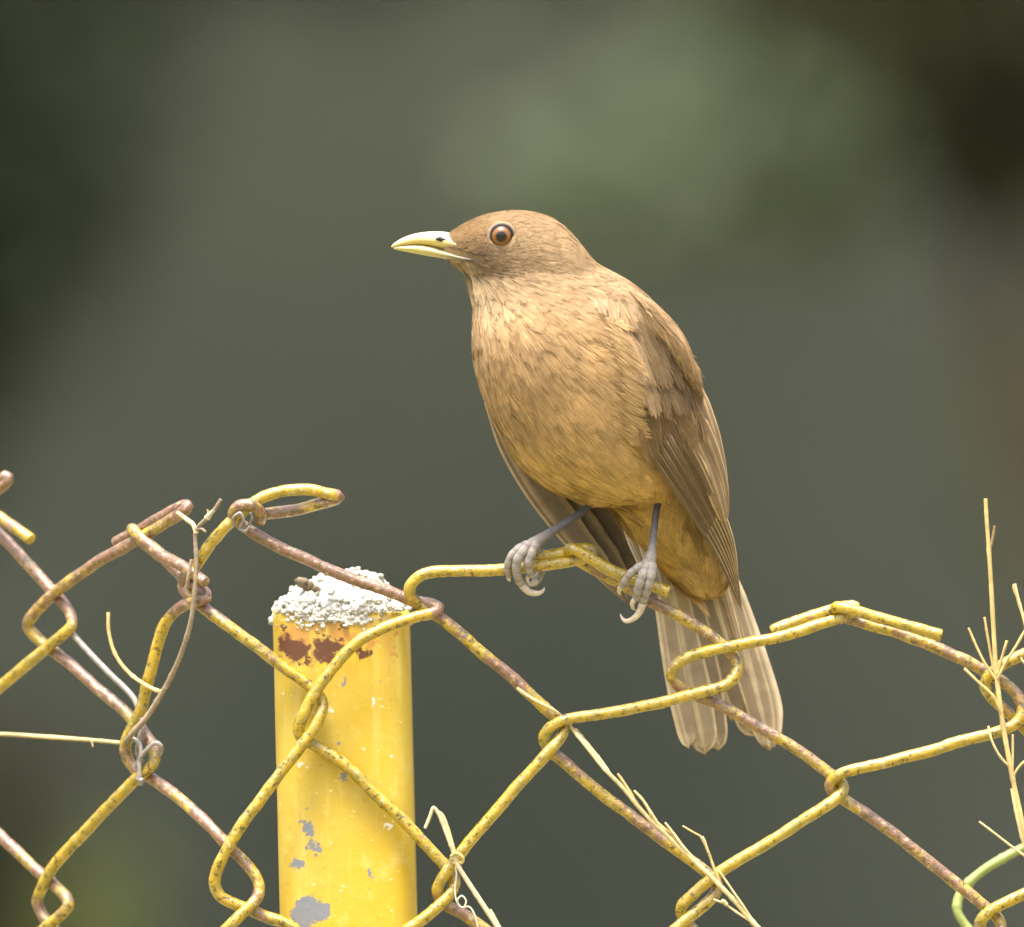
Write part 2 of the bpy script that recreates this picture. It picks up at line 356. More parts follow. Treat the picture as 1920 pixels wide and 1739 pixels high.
# ------------------------------------------------------------------ chain-link fence: flattened spirals, '/' runs in front, '\' runs behind
WR = 0.00226
BK, FT = 2.5, -2.5
WIRES = [
 # (points (px, py, depth mm[, rust]) of the part the photograph shows, low bends (xl, yl, xr, yr) that go on to the ground)
 dict(r=.30, r2=.05, p=[(58,1012,-4),(10,978,-4),(-45,948,-4),(-62,940,-1),(-45,962,3),(0,1003,3),(60,1066,3),(102,1112,2.5),(128,1146,1),(134,1172,-1),(115,1192,-2.5),(0,1288,-2.5),(-120,1395,-2.5),(-150,1430,-1),(-148,1455,1),(-120,1475,2.5),(0,1568,2.5),(82,1644,2),(122,1678,.5),(128,1700,-1),(90,1737,-2.5),(-60,1870,-2.5)], lo=(-130,1950,130,2200)),
 dict(r=.35, p=[(-140,1000,0),(-60,945,0),(8,893,0),(14,900,0),(-60,958,-1.5),(-160,1040,-2.5),(-260,1130,-2.5),(-300,1180,-1),(-295,1210,1),(-230,1280,2.5),(-160,1370,2),(-118,1425,.5),(-120,1450,-1),(-200,1530,-2.5),(-290,1660,-2.5),(-305,1690,-.5),(-290,1720,1.5),(-150,1880,2.5)], lo=(-300,2200,-105,1940)),
 dict(r=.42, r2=.12, p=[(217,1017,1),(250,1000,1),(345,948,0),(353,950,-1),(335,966,-2),(250,1016,-2.5),(180,1057,-2.5),(110,1106,-2.5),(66,1150,-2),(53,1174,-.5),(68,1194,1.5),(110,1228,2.5),(190,1298,2.5),(245,1348,2.5),(283,1392,1.5),(291,1418,0),(280,1440,-1.5),(255,1462,-2.5),(180,1538,-2.5),(102,1622,-2.5),(76,1668,-2),(68,1692,-.5),(82,1722,1),(140,1785,2.5)], lo=(68,2195,285,1935)),
 dict(r=.48, r2=.06, p=[(384,1092,-5.5),(350,1066,-6),(300,1038,-6),(256,1003,-5),(249,993,-2),(262,1012,3),(310,1052,3.5),(352,1090,3),(384,1108,1),(386,1122,-1),(366,1128,-2.5),(330,1144,-2.5),(304,1182,-2.5),(286,1250,-2.5),(266,1322,-2.5),(240,1380,-2.5),(234,1408,-1.5),(243,1432,0),(262,1450,1.5),(285,1462,2.5),(340,1500,2.5),(410,1565,2.5),(462,1620,2.5),(484,1655,1),(482,1682,-.5),(462,1706,-2),(425,1742,-2.5),(330,1840,-2.5)], lo=(262,1915,480,2180)),
 dict(r=.12, r2=-.1, p=[(498,964,2),(560,955,1.5),(625,938,.5),(636,931,-1),(615,926,-2),(570,919,-2.5),(525,923,-2.5),(478,941,-2.5),(435,976,-2.5),(400,1013,-2.5),(372,1054,-2.5),(348,1084,-1.5),(345,1102,0),(360,1122,1.5),(388,1143,2.5),(450,1190,2.5),(530,1248,2.5),(585,1290,2.5),(604,1318,1),(599,1345,-1),(575,1385,-2.5),(520,1458,-2.5),(460,1537,-2.5),(418,1605,-2.5),(402,1650,-1.5),(411,1680,0),(440,1696,1.5),(490,1714,2.5),(560,1750,2.5)], lo=(420,2160,605,1870)),
 dict(r=.40, r2=-.25, p=[(488,978,1),(491,962,-2),(475,947,-5.5),(450,947,-5.5),(437,963,-3.5),(450,982,2.5),(480,1001,3),(560,1043,3),(660,1084,3),(720,1105,3),(770,1126,3),(806,1132,2),(824,1140,.5),(812,1149,-1),(780,1155,-2.5),(715,1178,-2.5),(650,1222,-2.5),(598,1288,-2.5),(570,1340,-2.5),(560,1368,-1),(568,1384,.5),(592,1398,2.5),(660,1447,2.5),(740,1525,2.5),(835,1624,2.5),(853,1650,1),(846,1674,-1),(815,1705,-2.5),(765,1742,-2.5),(680,1800,-2.5)], lo=(590,1885,850,2160)),
 dict(r=.0, p=[(1004,1043,-.5),(1040,1040,-.5),(1085,1030,-.5),(1108,1031,-.5),(1112,1040,-.5),(1083,1051,-1),(1020,1058,-2),(940,1069,-2.5),(860,1072,-2.5),(795,1077,-2.5),(771,1095,-2),(770,1115,-.5),(788,1136,2),(830,1163,3),(890,1212,3),(970,1280,3),(1040,1342,2.5),(1056,1362,1),(1050,1385,-1),(1030,1408,-2.5),(950,1498,-2.5),(868,1595,-2.5),(828,1650,-2),(820,1672,-.5),(830,1692,1.5),(870,1715,2.5),(930,1760,2.5)], lo=(835,2170,1052,1880)),
 dict(r=.0, p=[(1252,1110,-5),(1225,1100,-5),(1180,1084,-5.2),(1130,1060,-5.2),(1090,1036,-5),(1070,1029,-4),(1066,1036,-1),(1085,1052,3),(1130,1076,4),(1180,1104,4),(1225,1130,3.5),(1290,1163,2.5),(1345,1203,2.5),(1376,1232,1.5),(1382,1258,0),(1360,1284,-1.5),(1310,1299,-2.5),(1180,1330,-2.5),(1070,1348,-2.5),(1034,1362,-2),(1021,1384,-.5),(1032,1408,1.5),(1060,1432,2.5),(1150,1505,2.5),(1250,1580,2.5),(1328,1640,2.5),(1344,1664,1),(1332,1686,-1),(1268,1742,-2.5),(1180,1815,-2.5)], lo=(1030,1895,1345,2160)),
 dict(r=.0, p=[(1448,1184,.5),(1500,1164,.5),(1566,1141,.3),(1598,1134,0),(1604,1141,-.5),(1580,1156,-1.5),(1540,1170,-2),(1470,1193,-2.5),(1370,1213,-2.5),(1295,1232,-2.5),(1264,1252,-1.5),(1262,1276,0),(1290,1298,2),(1340,1318,3),(1420,1362,2.5),(1500,1410,2.5),(1562,1456,2.5),(1580,1474,1),(1572,1491,-1),(1545,1512,-2.5),(1460,1568,-2.5),(1345,1638,-2.5),(1288,1688,-2),(1277,1708,-.5),(1290,1732,1.5),(1350,1790,2.5)], lo=(1280,2210,1575,1970)),
 dict(r=.0, p=[(1764,1191,-5),(1720,1180,-5),(1650,1159,-5),(1585,1139,-4.8),(1569,1138,-3),(1572,1150,2),(1600,1162,3.5),(1690,1190,3),(1780,1225,2.5),(1850,1260,2.5),(1895,1292,2),(1914,1322,.5),(1908,1352,-1),(1880,1370,-2.5),(1800,1392,-2.5),(1700,1420,-2.5),(1600,1444,-2.5),(1566,1458,-1.5),(1557,1474,0),(1574,1492,2),(1630,1530,2.5),(1740,1614,2.5),(1850,1702,2.5),(1876,1730,1),(1870,1755,-1),(1800,1815,-2.5)], lo=(1560,1965,1872,2230)),
 dict(r=.0, p=[(1990,1140,.5),(2080,1100,.3),(2112,1088,0),(2118,1098,-.5),(2040,1165,-2.5),(1960,1210,-2.5),(1905,1234,-2.5),(1866,1256,-2.5),(1847,1280,-1.5),(1856,1306,.5),(1890,1338,3.5),(1960,1400,2.5),(2060,1480,2.5),(2140,1540,1.5),(2150,1565,0),(2120,1592,-2),(2020,1635,-2.5),(1920,1678,-2.5),(1860,1706,-2.5),(1837,1730,-1.5),(1845,1752,.5),(1900,1800,2.5)], lo=(1845,2230,2150,2020)),
 dict(r=.0, p=[(2260,1160,-5),(2180,1120,-5),(2100,1088,-4),(2090,1096,0),(2130,1125,3.5),(2260,1215,2.5),(2390,1300,1),(2410,1330,0),(2380,1365,-2.5),(2250,1470,-2.5),(2150,1530,-1.5),(2130,1560,0),(2150,1590,2),(2280,1700,2.5),(2390,1790,1)], lo=(2135,2030,2410,1810)),
]
def ext_low(p, lo, ground_py):
    """carry a spiral on below the photograph, bend after bend, down to the ground"""
    xl, yl, xr, yr = lo; T = 500.0
    ev = [('L', yl + T * k) for k in range(18)] + [('R', yr + T * k) for k in range(18)]
    ev = sorted([e for e in ev if p[-1][1] + 60 < e[1] < ground_py], key=lambda e: e[1])
    out = list(p); lastkind = None
    for kd, y in ev:
        if kd == lastkind: continue
        lastkind = kd
        s = 1 if kd == 'L' else -1; x = xl if kd == 'L' else xr
        jx = rng.uniform(-4, 4)
        a, b = (FT, BK) if kd == 'L' else (BK, FT)
        out += [(x + s * 34 + jx, y - 34, a), (x + jx, y - 8, a * .4), (x + jx, y + 10, b * .4), (x + s * 34 + jx, y + 34, b)]
    return out
fence = empty('chain_link_fence', (0.0, 0.0, 0.0))
tag(fence, 'rusty chain link fence of yellow painted wire', 'fence')
for wi, wdef in enumerate(WIRES):
    p = ext_low(wdef['p'], wdef['lo'], 8800)
    q3 = np.array([P(x, y, d + mac(x)) for x, y, d in p])
    # rust: the runs that lean '\' have lost more paint
    rr = []
    for i, (x, y, d) in enumerate(p):
        rr.append((wdef['r'] if y < 1155 else wdef.get('r2', wdef['r'])) + (.40 if d > 1.5 else (.32 if abs(d) <= 1.5 else 0.0)))
    full = np.hstack([q3, np.array(rr)[:, None]])
    nvis = len(wdef['p'])
    A = crom(full[:nvis + 1], 9); B = crom(full[nvis - 1:], 3)[4:] if len(full) > nvis + 2 else np.zeros((0, 4))
    A = crom(full, 9) if len(B) == 0 else A
    # resample the visible part evenly so the lumps of paint are even too
    seg = np.linalg.norm(np.diff(A[:, :3], axis=0), axis=1); s = np.concatenate([[0], np.cumsum(seg)])
    ss = np.linspace(0, s[-1], max(8, int(s[-1] / 0.0013)))
    A = np.stack([np.interp(ss, s, A[:, k]) for k in range(4)], 1)
    path = np.vstack([A, B])
    rad = np.array([WR * (1 + .07 * fbm(pp[:3] * 140 + wi, 1, 3) + .05 * fbm(pp[:3] * 420 + wi, 1, 2)) for pp in path])
    off = np.array([[fbm(pp[:3] * 60 + wi, 1, 2), 0, fbm(pp[:3] * 60 + 9 + wi, 1, 2)] for pp in path]) * .0005
    v, f = tube_geo(path[:, :3] + off, rad, 12)
    rv = np.concatenate([np.repeat(path[0, 3], 36), np.repeat(path[:, 3], 12), np.repeat(path[-1, 3], 36)])
    mesh_obj('wire', v, f, MAT['wire'], fence, floats={'rust': rv})

# ------------------------------------------------------------------ the post
def m_post():
    m, t, b = new_mat('chipped_yellow_paint')
    pos = N(t, 'ShaderNodeNewGeometry').outputs['Position']
    nv = N(t, 'ShaderNodeTexNoise'); nv.inputs['Scale'].default_value = 260; nv.inputs['Detail'].default_value = 6; nv.inputs['Roughness'].default_value = .65
    t.links.new(pos, nv.inputs['Vector'])
    sub = N(t, 'ShaderNodeVectorMath', operation='SUBTRACT'); t.links.new(nv.outputs['Color'], sub.inputs[0]); sub.inputs[1].default_value = (.5, .5, .5)
    scl = N(t, 'ShaderNodeVectorMath', operation='SCALE'); t.links.new(sub.outputs[0], scl.inputs[0]); scl.inputs['Scale'].default_value = .012
    ad = N(t, 'ShaderNodeVectorMath', operation='ADD'); t.links.new(pos, ad.inputs[0]); t.links.new(scl.outputs[0], ad.inputs[1])
    wp = ad.outputs[0]
    a = geo_noise(t, 28, 4); f = geo_noise(t, 420, 4); md = geo_noise(t, 110, 5, .62)
    c = mixc(t, ramp(t, a, [(.35, g(0)), (.65, g(1))]).outputs[0], (.53, .365, .022), (.52, .39, .06))
    c = mixc(t, ramp(t, md, [(.56, g(0)), (.70, g(.5))]).outputs[0], c, (.60, .50, .14))
    c = mixc(t, ramp(t, f, [(.66, g(0)), (.72, g(.7))]).outputs[0], c, (.80, .72, .42))
    c = mixc(t, ramp(t, f, [(.27, g(.6)), (.32, g(0))]).outputs[0], c, (.30, .22, .06))
    mpv = N(t, 'ShaderNodeMapping'); mpv.inputs['Scale'].default_value = (170, 170, 14); t.links.new(pos, mpv.inputs['Vector'])
    st = geo_noise(t, 1.0, 4, .6, mpv.outputs[0])
    c = mixc(t, ramp(t, st, [(.52, g(0)), (.72, g(.45))]).outputs[0], c, (.50, .35, .06))
    c = mixc(t, ramp(t, st, [(.28, g(.45)), (.45, g(0))]).outputs[0], c, (.70, .56, .18))
    sz = N(t, 'ShaderNodeSeparateXYZ'); t.links.new(pos, sz.inputs[0])
    near = math_n(t, 'SUBTRACT', 1.0, math_n(t, 'DIVIDE', math_n(t, 'SUBTRACT', P(640, 1150, 7)[2], sz.outputs['Z']), .036), True)
    c = mixc(t, math_n(t, 'MULTIPLY', near, ramp(t, math_n(t, 'ADD', math_n(t, 'MULTIPLY', st, .6), math_n(t, 'MULTIPLY', md, .4)), [(.46, g(0)), (.60, g(.8))]).outputs[0]), c, (.42, .22, .05))
    def spots(lst, out, soft, col):
        mk = None
        for x, y, r in lst:
            cpos = P(x, y, 7)
            vm = N(t, 'ShaderNodeVectorMath', operation='DISTANCE'); t.links.new(wp, vm.inputs[0]); vm.inputs[1].default_value = tuple(cpos)
            d = math_n(t, 'SUBTRACT', 1.0, math_n(t, 'DIVIDE', vm.outputs['Value'], r / PXM), False)
            mk = d if mk is None else math_n(t, 'MAXIMUM', mk, d)
        return mixc(t, ramp(t, mk, [(.0, g(0)), (soft, g(1))]).outputs[0], out, col)
    c = spots([(560,1190,26),(595,1170,18),(640,1185,24),(655,1200,20),(700,1205,16),(530,1200,22),(745,1185,8),(740,1222,9)], c, .35, (.46, .24, .05))
    c = spots([(532,1212,24),(556,1218,27),(575,1240,14),(606,1216,26),(614,1238,14),(634,1210,17),(680,1226,17),(645,1170,10),(530,1178,9),(598,1190,9)], c, .30, (.105, .04, .018))
    c = spots([(580,1552,17),(589,1586,12),(597,1594,8),(559,1622,12),(585,1497,8),(578,1708,31),(598,1706,20),(560,1722,20),(637,1389,7),(640,1458,7),(572,1512,6),(648,1278,6),(720,1280,6),(700,1640,6)], c, .10, (.19, .205, .225))
    c = spots([(700,1318,6),(729,1420,7),(733,1552,8),(620,1331,6),(570,1434,6),(648,1660,5)], c, .25, (.78, .74, .62))
    t.links.new(c, b.inputs['Base Color']); b.inputs['Roughness'].default_value = .42
    bump(t, b, math_n(t, 'ADD', math_n(t, 'MULTIPLY', md, 1.0), math_n(t, 'MULTIPLY', f, .35)), .35, .0009)
    return m
def m_cement():
    m, t, b = new_mat('crusted_cement')
    n1 = geo_noise(t, 260, 5, .65); n2 = geo_noise(t, 900, 4, .6); n3 = geo_noise(t, 90, 3)
    c = mixc(t, n3, (.70, .68, .58), (.80, .80, .74))
    c = mixc(t, ramp(t, n1, [(.36, g(.9)), (.47, g(0))]).outputs[0], c, (.20, .20, .13))
    c = mixc(t, ramp(t, n2, [(.30, g(.8)), (.42, g(0))]).outputs[0], c, (.16, .15, .09))
    t.links.new(c, b.inputs['Base Color']); b.inputs['Roughness'].default_value = .9
    bump(t, b, math_n(t, 'ADD', n1, n2), .8, .0016)
    return m
MAT['post'] = m_post(); MAT['cement'] = m_cement()
PW = 0.0257; PC = 32.0                       # half width, depth of the axis in mm
post = empty('fence_post', (P(826, 8830, PC)[0], PC / 1000, 0)); tag(post, 'chipped yellow metal post with crusted cement top behind the fence', 'post')
def sq_ring(hw, rc, n=10):
    out = []
    for k in range(4):
        cx, cy = ((1, 1), (-1, 1), (-1, -1), (1, -1))[k]
        for i in range(n + 1):
            a = math.pi / 2 * k + math.pi / 2 * i / n
            out.append((cx * (hw - rc) + rc * math.cos(a), cy * (hw - rc) + rc * math.sin(a)))
    return np.array(out)
ringp = sq_ring(PW, .0095); nr = len(ringp)
axis_top, axis_bot = P(640, 1146, PC), P(832, 9000, PC)
lv = np.concatenate([np.linspace(0, .12, 50), np.linspace(.2, 1, 12)])
vv = []
for k, tt in enumerate(lv):
    c0 = axis_top + (axis_bot - axis_top) * tt
    kk = 1.0 - (.012 if k == 0 else 0)
    for i, (x, y) in enumerate(ringp):
        j = .00025 * fbm((c0[0] + x) * 40 * np.array((1, 0, 0)) + np.array((0, y * 40, c0[2] * 40)), 1, 3)
        vv.append(c0 + np.array(((x * kk) * (1 + j * 10), y * kk * (1 + j * 10), .0012 * fbm((x * 90, y * 90, 2), 1, 2) if k == 0 else 0)))
ff = [(k*nr+i, (k+1)*nr+i, (k+1)*nr+(i+1) % nr, k*nr+(i+1) % nr) for k in range(len(lv) - 1) for i in range(nr)]
ff.append(tuple(range(nr)))
mesh_obj('tube', vv, ff, MAT['post'], post)
# cement plug swelling out of the open end
cv = []; cf = []; NR, NA = 26, 72
bumps = [(44, 0, 5.5, 5.5), (-2, 0, 4, 9), (85, 5, 3.0, 4), (-60, -6, 2.2, 5), (20, -12, 2.5, 6)]
for i in range(NR + 1):
    r = i / NR
    for j in range(NA):
        a = 2 * math.pi * j / NA
        ca, sa = math.cos(a), math.sin(a)
        sup = (abs(ca) ** 3.2 + abs(sa) ** 3.2) ** (-1 / 3.2)
        rad = PW * sup * 1.025
        x, y = ca * rad * r, sa * rad * r
        h = .0095 * max(0, 1 - r ** 2.6) ** .75
        for bx_, by_, bh, bw in bumps:
            h += bh / 1000 * .75 * math.exp(-(((x - bx_ / PXM) * 1000) ** 2 + ((y * 1000 - by_)) ** 2) / (2 * bw * bw)) * (1 - r ** 6)
        pn = np.array((x, y, h))
        h += .0022 * fbm(pn * 190 + 5, 1, 4) * (1 - r ** 8 * .6) + .0011 * abs(fbm(pn * 520, 1, 3))
        if r == 1: h -= .0028 + .0022 * fbm((ca * 2, sa * 2, 7), 1, 3)
        elif i == NR - 1: h -= .0002
        k2 = 1 + .02 * fbm(pn * 260 + 3, 1, 3)
        cv.append(axis_top + np.array((x * k2, y * k2, h - .0006)))
for i in range(NR):
    for j in range(NA):
        cf.append((i*NA+j, (i+1)*NA+j, (i+1)*NA+(j+1) % NA, i*NA+(j+1) % NA))
mesh_obj('cement_plug', cv, cf, MAT['cement'], post)
# lichen granules crusted over the rim and plug
def blob(c, r, sq=.7, n=6, m=4):
    V = [c + np.array((0, 0, r * sq))]
    for i in range(1, m):
        th = math.pi * i / m
        for j in range(n):
            ph = 2 * math.pi * (j + .5 * i) / n; q = r * (1 + random.uniform(-.25, .25))
            V.append(c + np.array((q * math.sin(th) * math.cos(ph), q * math.sin(th) * math.sin(ph), q * sq * math.cos(th))))
    V.append(c - np.array((0, 0, r * sq))); F = []
    for j in range(n): F.append((0, 1 + j, 1 + (j + 1) % n))
    for i in range(m - 2):
        for j in range(n):
            a, b_, c_, d_ = 1+i*n+j, 1+i*n+(j+1) % n, 1+(i+1)*n+(j+1) % n, 1+(i+1)*n+j
            F.append((a, d_, c_, b_))
    last = len(V) - 1
    for j in range(n): F.append((last, 1+(m-2)*n+(j+1) % n, 1+(m-2)*n+j))
    return np.array(V), F
lm = MB(); cva = np.array(cv)
for k in range(620):
    i = random.choice([random.randint(2, NR), random.randint(NR - 4, NR)]); j = random.randrange(NA)
    lm.add(*blob(cva[i * NA + j] + rng.normal(0, .0004, 3), random.uniform(.0005, .0015), .7))
for k in range(190):
    x = random.triangular(515, 765, 560); dy = abs(random.gauss(0, 13)) * (1.25 if x < 690 else .5)
    fx = (x - 642) / PXM / PW
    yfront = PC - (PW - .0095 * (1 - math.sqrt(max(0, 1 - min(1, max(0, abs(fx) - (1 - .0095 / PW)) / (.0095 / PW)) ** 2)))) * 1000
    lm.add(*blob(P(x, 1146 + dy - 4, yfront), random.uniform(.0005, .0013), .8))
tag(lm.build('lichen_crust', MAT['cement'], post), kind='stuff')
db = MB()
for dx, dy, r in ((0, 0, .0026), (10, 4, .0024), (20, 11, .0021), (-8, -5, .0016), (28, 14, .0015)):
    db.add(*blob(P(568 + dx, 1094 + dy, PC - 14), r, .8, 10, 7))
MAT['dirt'] = m_simple('dirt', (.10, .075, .045), (.26, .20, .13), 500, .9, .001)
db.build('dirt_lump', MAT['dirt'], post)

# ------------------------------------------------------------------ dry stems, tendrils and tie wire
STRAW = (.50, .38, .155); PALE = (.56, .46, .23); BROWN = (.26, .18, .09); GREYB = (.26, .205, .14)
def stem_thing(name, label, cat, branches, mat='stem', group=None, part='stalk', to_ground=True, thin=1.0):
    """branches: list of (points (px,py,depth), r0, r1, colour, part name); the first one goes on to the ground"""
    b0 = branches[0]
    pts0 = [(x, y, d + mac(x)) for x, y, d in b0[0]]
    if to_ground:
        x, y, d = pts0[-1]; dx = (pts0[-1][0] - pts0[-2][0]) / max(20, pts0[-1][1] - pts0[-2][1]); dx = max(-.35, min(.35, dx))
        dd = 25 if d > -2 else -14
        pts0 += [(x + dx * 260 * .9, y + 260, d + (dd - d) * .4), (x + dx * 1300 * .5, y + 1300, dd), (x + dx * 2200 * .4, y + 4000, dd * 1.5), (x + dx * 2400 * .4, 8850, dd * 1.7)]
    base = P(*pts0[-1])
    root = empty(name, tuple(base)); tag(root, label, cat, group)
    for k, br in enumerate(branches):
        pts = pts0 if k == 0 else [(x, y, d + mac(x)) for x, y, d in br[0]]
        path = crom([P(*q) for q in pts], 8)
        rad = np.linspace(br[1], br[2], len(path)) / PXM * thin
        if k == 0 and to_ground: rad = np.concatenate([np.linspace(br[1], br[2], len(path) - 32), np.full(32, br[2])]) / PXM * thin
        rad = rad * np.array([1 + .10 * fbm(pp * 260, 1, 3) for pp in path])
        # nodes on the stalk
        for nd in range(5, len(path), 11): rad[nd] *= 1.18
        v, f = tube_geo(path, rad, 8)
        u = np.array([fbm(pp * 120 + 4, 1, 3) for pp in v])[:, None]
        col = np.array(br[3]) * (1 + .28 * u)
        mesh_obj(br[4] if len(br) > 4 else (part if k == 0 else 'twig'), v, f, MAT[mat], root, cols=np.clip(col, .02, .9))
    return root
z = -9
stem_thing('dry_grass_stalk', 'tall upright straw coloured dry stalk with short twigs', 'dry grass', [
  ([(1848,936,z),(1850,975,z),(1854,1030,z),(1859,1110,z),(1864,1200,z),(1869,1270,z),(1879,1350,z),(1893,1430,z),(1905,1490,z),(1920,1560,z)], 4.6, 6.5, STRAW, 'stalk'),
  ([(1865,987,z),(1861,1010,z),(1856,1034,z),(1856,1045,z)], 3.2, 3.4, BROWN),
  ([(1816,1178,z),(1832,1215,z),(1850,1250,z),(1868,1275,z)], 2.8, 3.4, STRAW),
  ([(1846,1158,z+2),(1852,1195,z+2),(1862,1250,z+2),(1868,1270,z)], 3, 3.2, STRAW),
  ([(1888,1202,z-2),(1881,1225,z-2),(1870,1265,z-1)], 3.6, 3.4, STRAW),
  ([(1924,1178,z-2),(1905,1212,z-2),(1885,1243,z-2),(1871,1272,z-1)], 3, 3.6, STRAW),
  ([(1808,1254,z-3),(1835,1280,z-3),(1862,1306,z-2),(1880,1345,z)], 3.2, 3.4, STRAW),
  ([(1853,1362,z-2),(1860,1390,z-2),(1876,1420,z-1),(1893,1438,z)], 2.6, 3, PALE),
  ([(1899,1378,z+1),(1899,1410,z+1),(1898,1446,z)], 2.8, 3, STRAW),
  ([(1925,1424,z),(1911,1438,z),(1900,1455,z)], 3, 3, STRAW),
  ([(1836,1541,z-2),(1865,1563,z-2),(1900,1590,z-1),(1935,1615,z)], 2.4, 3, PALE),
  ([(1898,1480,z),(1905,1520,z),(1916,1570,z),(1925,1600,z)], 5, 4, PALE, 'leaf_sheath'),
], thin=.8)
stem_thing('short_dry_stalk', 'short pale dry stalk with frayed tip beside the tall upright stalk', 'dry grass', [
  ([(1902,1096,-12),(1906,1112,-12),(1912,1135,-12),(1921,1165,-12),(1934,1225,-12),(1950,1330,-12)], 3.6, 3, PALE, 'stalk'),
  ([(1899,1100,-12),(1903,1112,-12),(1910,1128,-12)], 2, 2, STRAW), ([(1918,1155,-12),(1919,1163,-12),(1926,1180,-12)], 2, 2, PALE),
  ([(1914,1234,-12),(1920,1243,-12),(1936,1252,-12)], 2.4, 2.4, PALE)])
z = -8
stem_thing('leaning_dry_grass', 'long pale dry grass stem leaning across two mesh crossings', 'dry grass', [
  ([(970,1291,-1),(985,1302,-1),(1008,1316,-1.5),(1035,1330,-2),(1060,1352,2.0),(1090,1388,z/2),(1130,1438,z),(1170,1480,z),(1205,1522,z),(1250,1566,z),(1300,1613,z),(1350,1661,z),(1385,1698,z),(1412,1730,z),(1440,1765,z)], 3.0, 5.0, PALE, 'stalk'),
  ([(1078,1370,2),(1095,1390,-1),(1120,1420,-4),(1140,1446,-6)], 5.5, 4, PALE, 'leaf_sheath'),
  ([(1158,1451,z),(1166,1462,z),(1180,1484,z),(1195,1508,z)], 2.2, 3.4, STRAW, 'leaf_sheath'),
  ([(1189,1483,z-1),(1205,1500,z-1),(1220,1524,z-1),(1236,1550,z)], 2.4, 3.6, PALE, 'leaf_sheath'),
  ([(1218,1527,z+1),(1235,1545,z+1),(1262,1568,z),(1290,1600,z)], 2.6, 3.0, STRAW, 'leaf_sheath'),
  ([(1247,1543,z-1),(1262,1562,z-1),(1280,1587,z-1),(1298,1608,z)], 2.2, 3.2, PALE, 'leaf_sheath'),
  ([(1280,1549,z),(1300,1561,z),(1316,1571,z),(1326,1592,z),(1338,1626,z),(1351,1658,z)], 1.6, 3.0, STRAW),
  ([(1316,1570,z-1),(1322,1582,z-1),(1328,1598,z-1)], 3.6, 2.6, PALE),
  ([(1349,1634,z-1),(1370,1665,z-1),(1392,1697,z-1),(1412,1728,z)], 1.8, 2.6, PALE),
  ([(1338,1687,z),(1356,1694,z),(1380,1710,z),(1408,1728,z)], 2.0, 2.4, PALE),
  ([(1353,1690,z-1),(1358,1692,z-1),(1362,1697,z-1)], 4.6, 4.0, PALE, 'seed'),
])
z = -7
stem_thing('bent_dry_stem', 'bent straw coloured dry stem beside the yellow post', 'dry grass', [
  ([(797,1553,z),(806,1532,z),(813,1515,z),(824,1530,z),(836,1560,z),(848,1592,z),(858,1622,z),(880,1658,z),(905,1696,z),(935,1742,z),(955,1775,z)], 3, 5.2, (.60,.50,.30), 'stalk'),
  ([(818,1520,z),(830,1530,z),(840,1556,z),(850,1590,z),(858,1618,z)], 3.2, 3.6, PALE, 'leaf_sheath'),
  ([(919,1706,z),(928,1722,z),(940,1745,z)], 2.6, 3, PALE, 'leaf_sheath'),
  ([(846,1606,z),(856,1600,z-1.5),(868,1609,z-1),(866,1618,z),(850,1618,z+1)], 3.4, 2.6, (.62,.52,.20), 'torn_leaf'),
])
z = -4
stem_thing('curled_tendril', 'thin pale tendril with a small curl near the bent dry stem', 'tendril', [
  ([(851,1618,z),(856,1640,z),(853,1668,z),(857,1692,z),(868,1702,z-1),(874,1690,z-2),(866,1680,z-2),(858,1688,z-1),(864,1701,z+1),(880,1701,z+1),(890,1716,z),(897,1742,z),(902,1775,z)], 1.5, 1.8, (.62,.58,.46), 'stalk')])
z = -8
stem_thing('dry_vine', 'curved brown dry vine with forked tip hanging on the rusty mesh', 'dry vine', [
  ([(414,937,z),(404,953,z),(388,972,z),(372,988,z),(366,1003,z),(368,1045,z),(366,1100,z),(358,1165,z),(340,1225,z),(318,1275,z),(300,1306,z),(275,1345,z),(243,1382,z-1),(236,1402,0),(250,1432,4)], 3.4, 6.0, GREYB, 'stalk'),
  ([(333,962,z),(343,969,z),(352,976,z),(362,984,z),(368,1000,z)], 3.6, 4.6, PALE),
  ([(388,972,z),(396,962,z),(402,957,z)], 6, 3.2, (.50,.42,.28)), ([(389,956,z),(391,964,z),(394,972,z)], 1.8, 1.6, STRAW),
  ([(386,998,z),(378,992,z),(368,993,z)], 2.4, 3, GREYB),
  ([(203,1149,z),(204,1185,z),(215,1225,z),(238,1258,z),(270,1283,z),(302,1297,z),(312,1288,z)], 3.2, 4.2, (.52,.38,.16)),
  ([(359,1050,z-2),(354,1078,z-3),(350,1102,z-2)], 3, 4, GREYB, 'bud'),
], to_ground=False)
stem_thing('thin_dry_stem', 'thin pale straight dry stem held in the tied mesh crossing', 'dry grass', [
  ([(225,1393,0),(170,1388,0),(100,1383,-1),(0,1377,-2),(-120,1378,-4),(-230,1420,-8),(-300,1560,-10)], 3.6, 4.2, PALE, 'stalk'), ([(172,1389,-1),(173,1395,-1),(174,1400,-1)], 1.6, 1.2, PALE)])
tie = empty('tie_wire', tuple(P(265, 1460, mac(265)))); tag(tie, 'grey tie wire twisted round a rusty mesh crossing', 'wire')
def tubes(lst, r, mat, parent, name, n=8):
    for pts in lst:
        v, f = tube_geo(crom([P(x, y, d + mac(x)) for x, y, d in pts], 8), r / PXM, n)
        mesh_obj(name, v, f, MAT[mat], parent)
tubes([[(128,1178,1),(150,1205,1),(200,1258,1),(248,1306,1),(262,1335,0),(268,1360,-4),(262,1385,-4),(258,1410,-1),(266,1432,3)]], 5.6, 'galv', tie, 'strand')
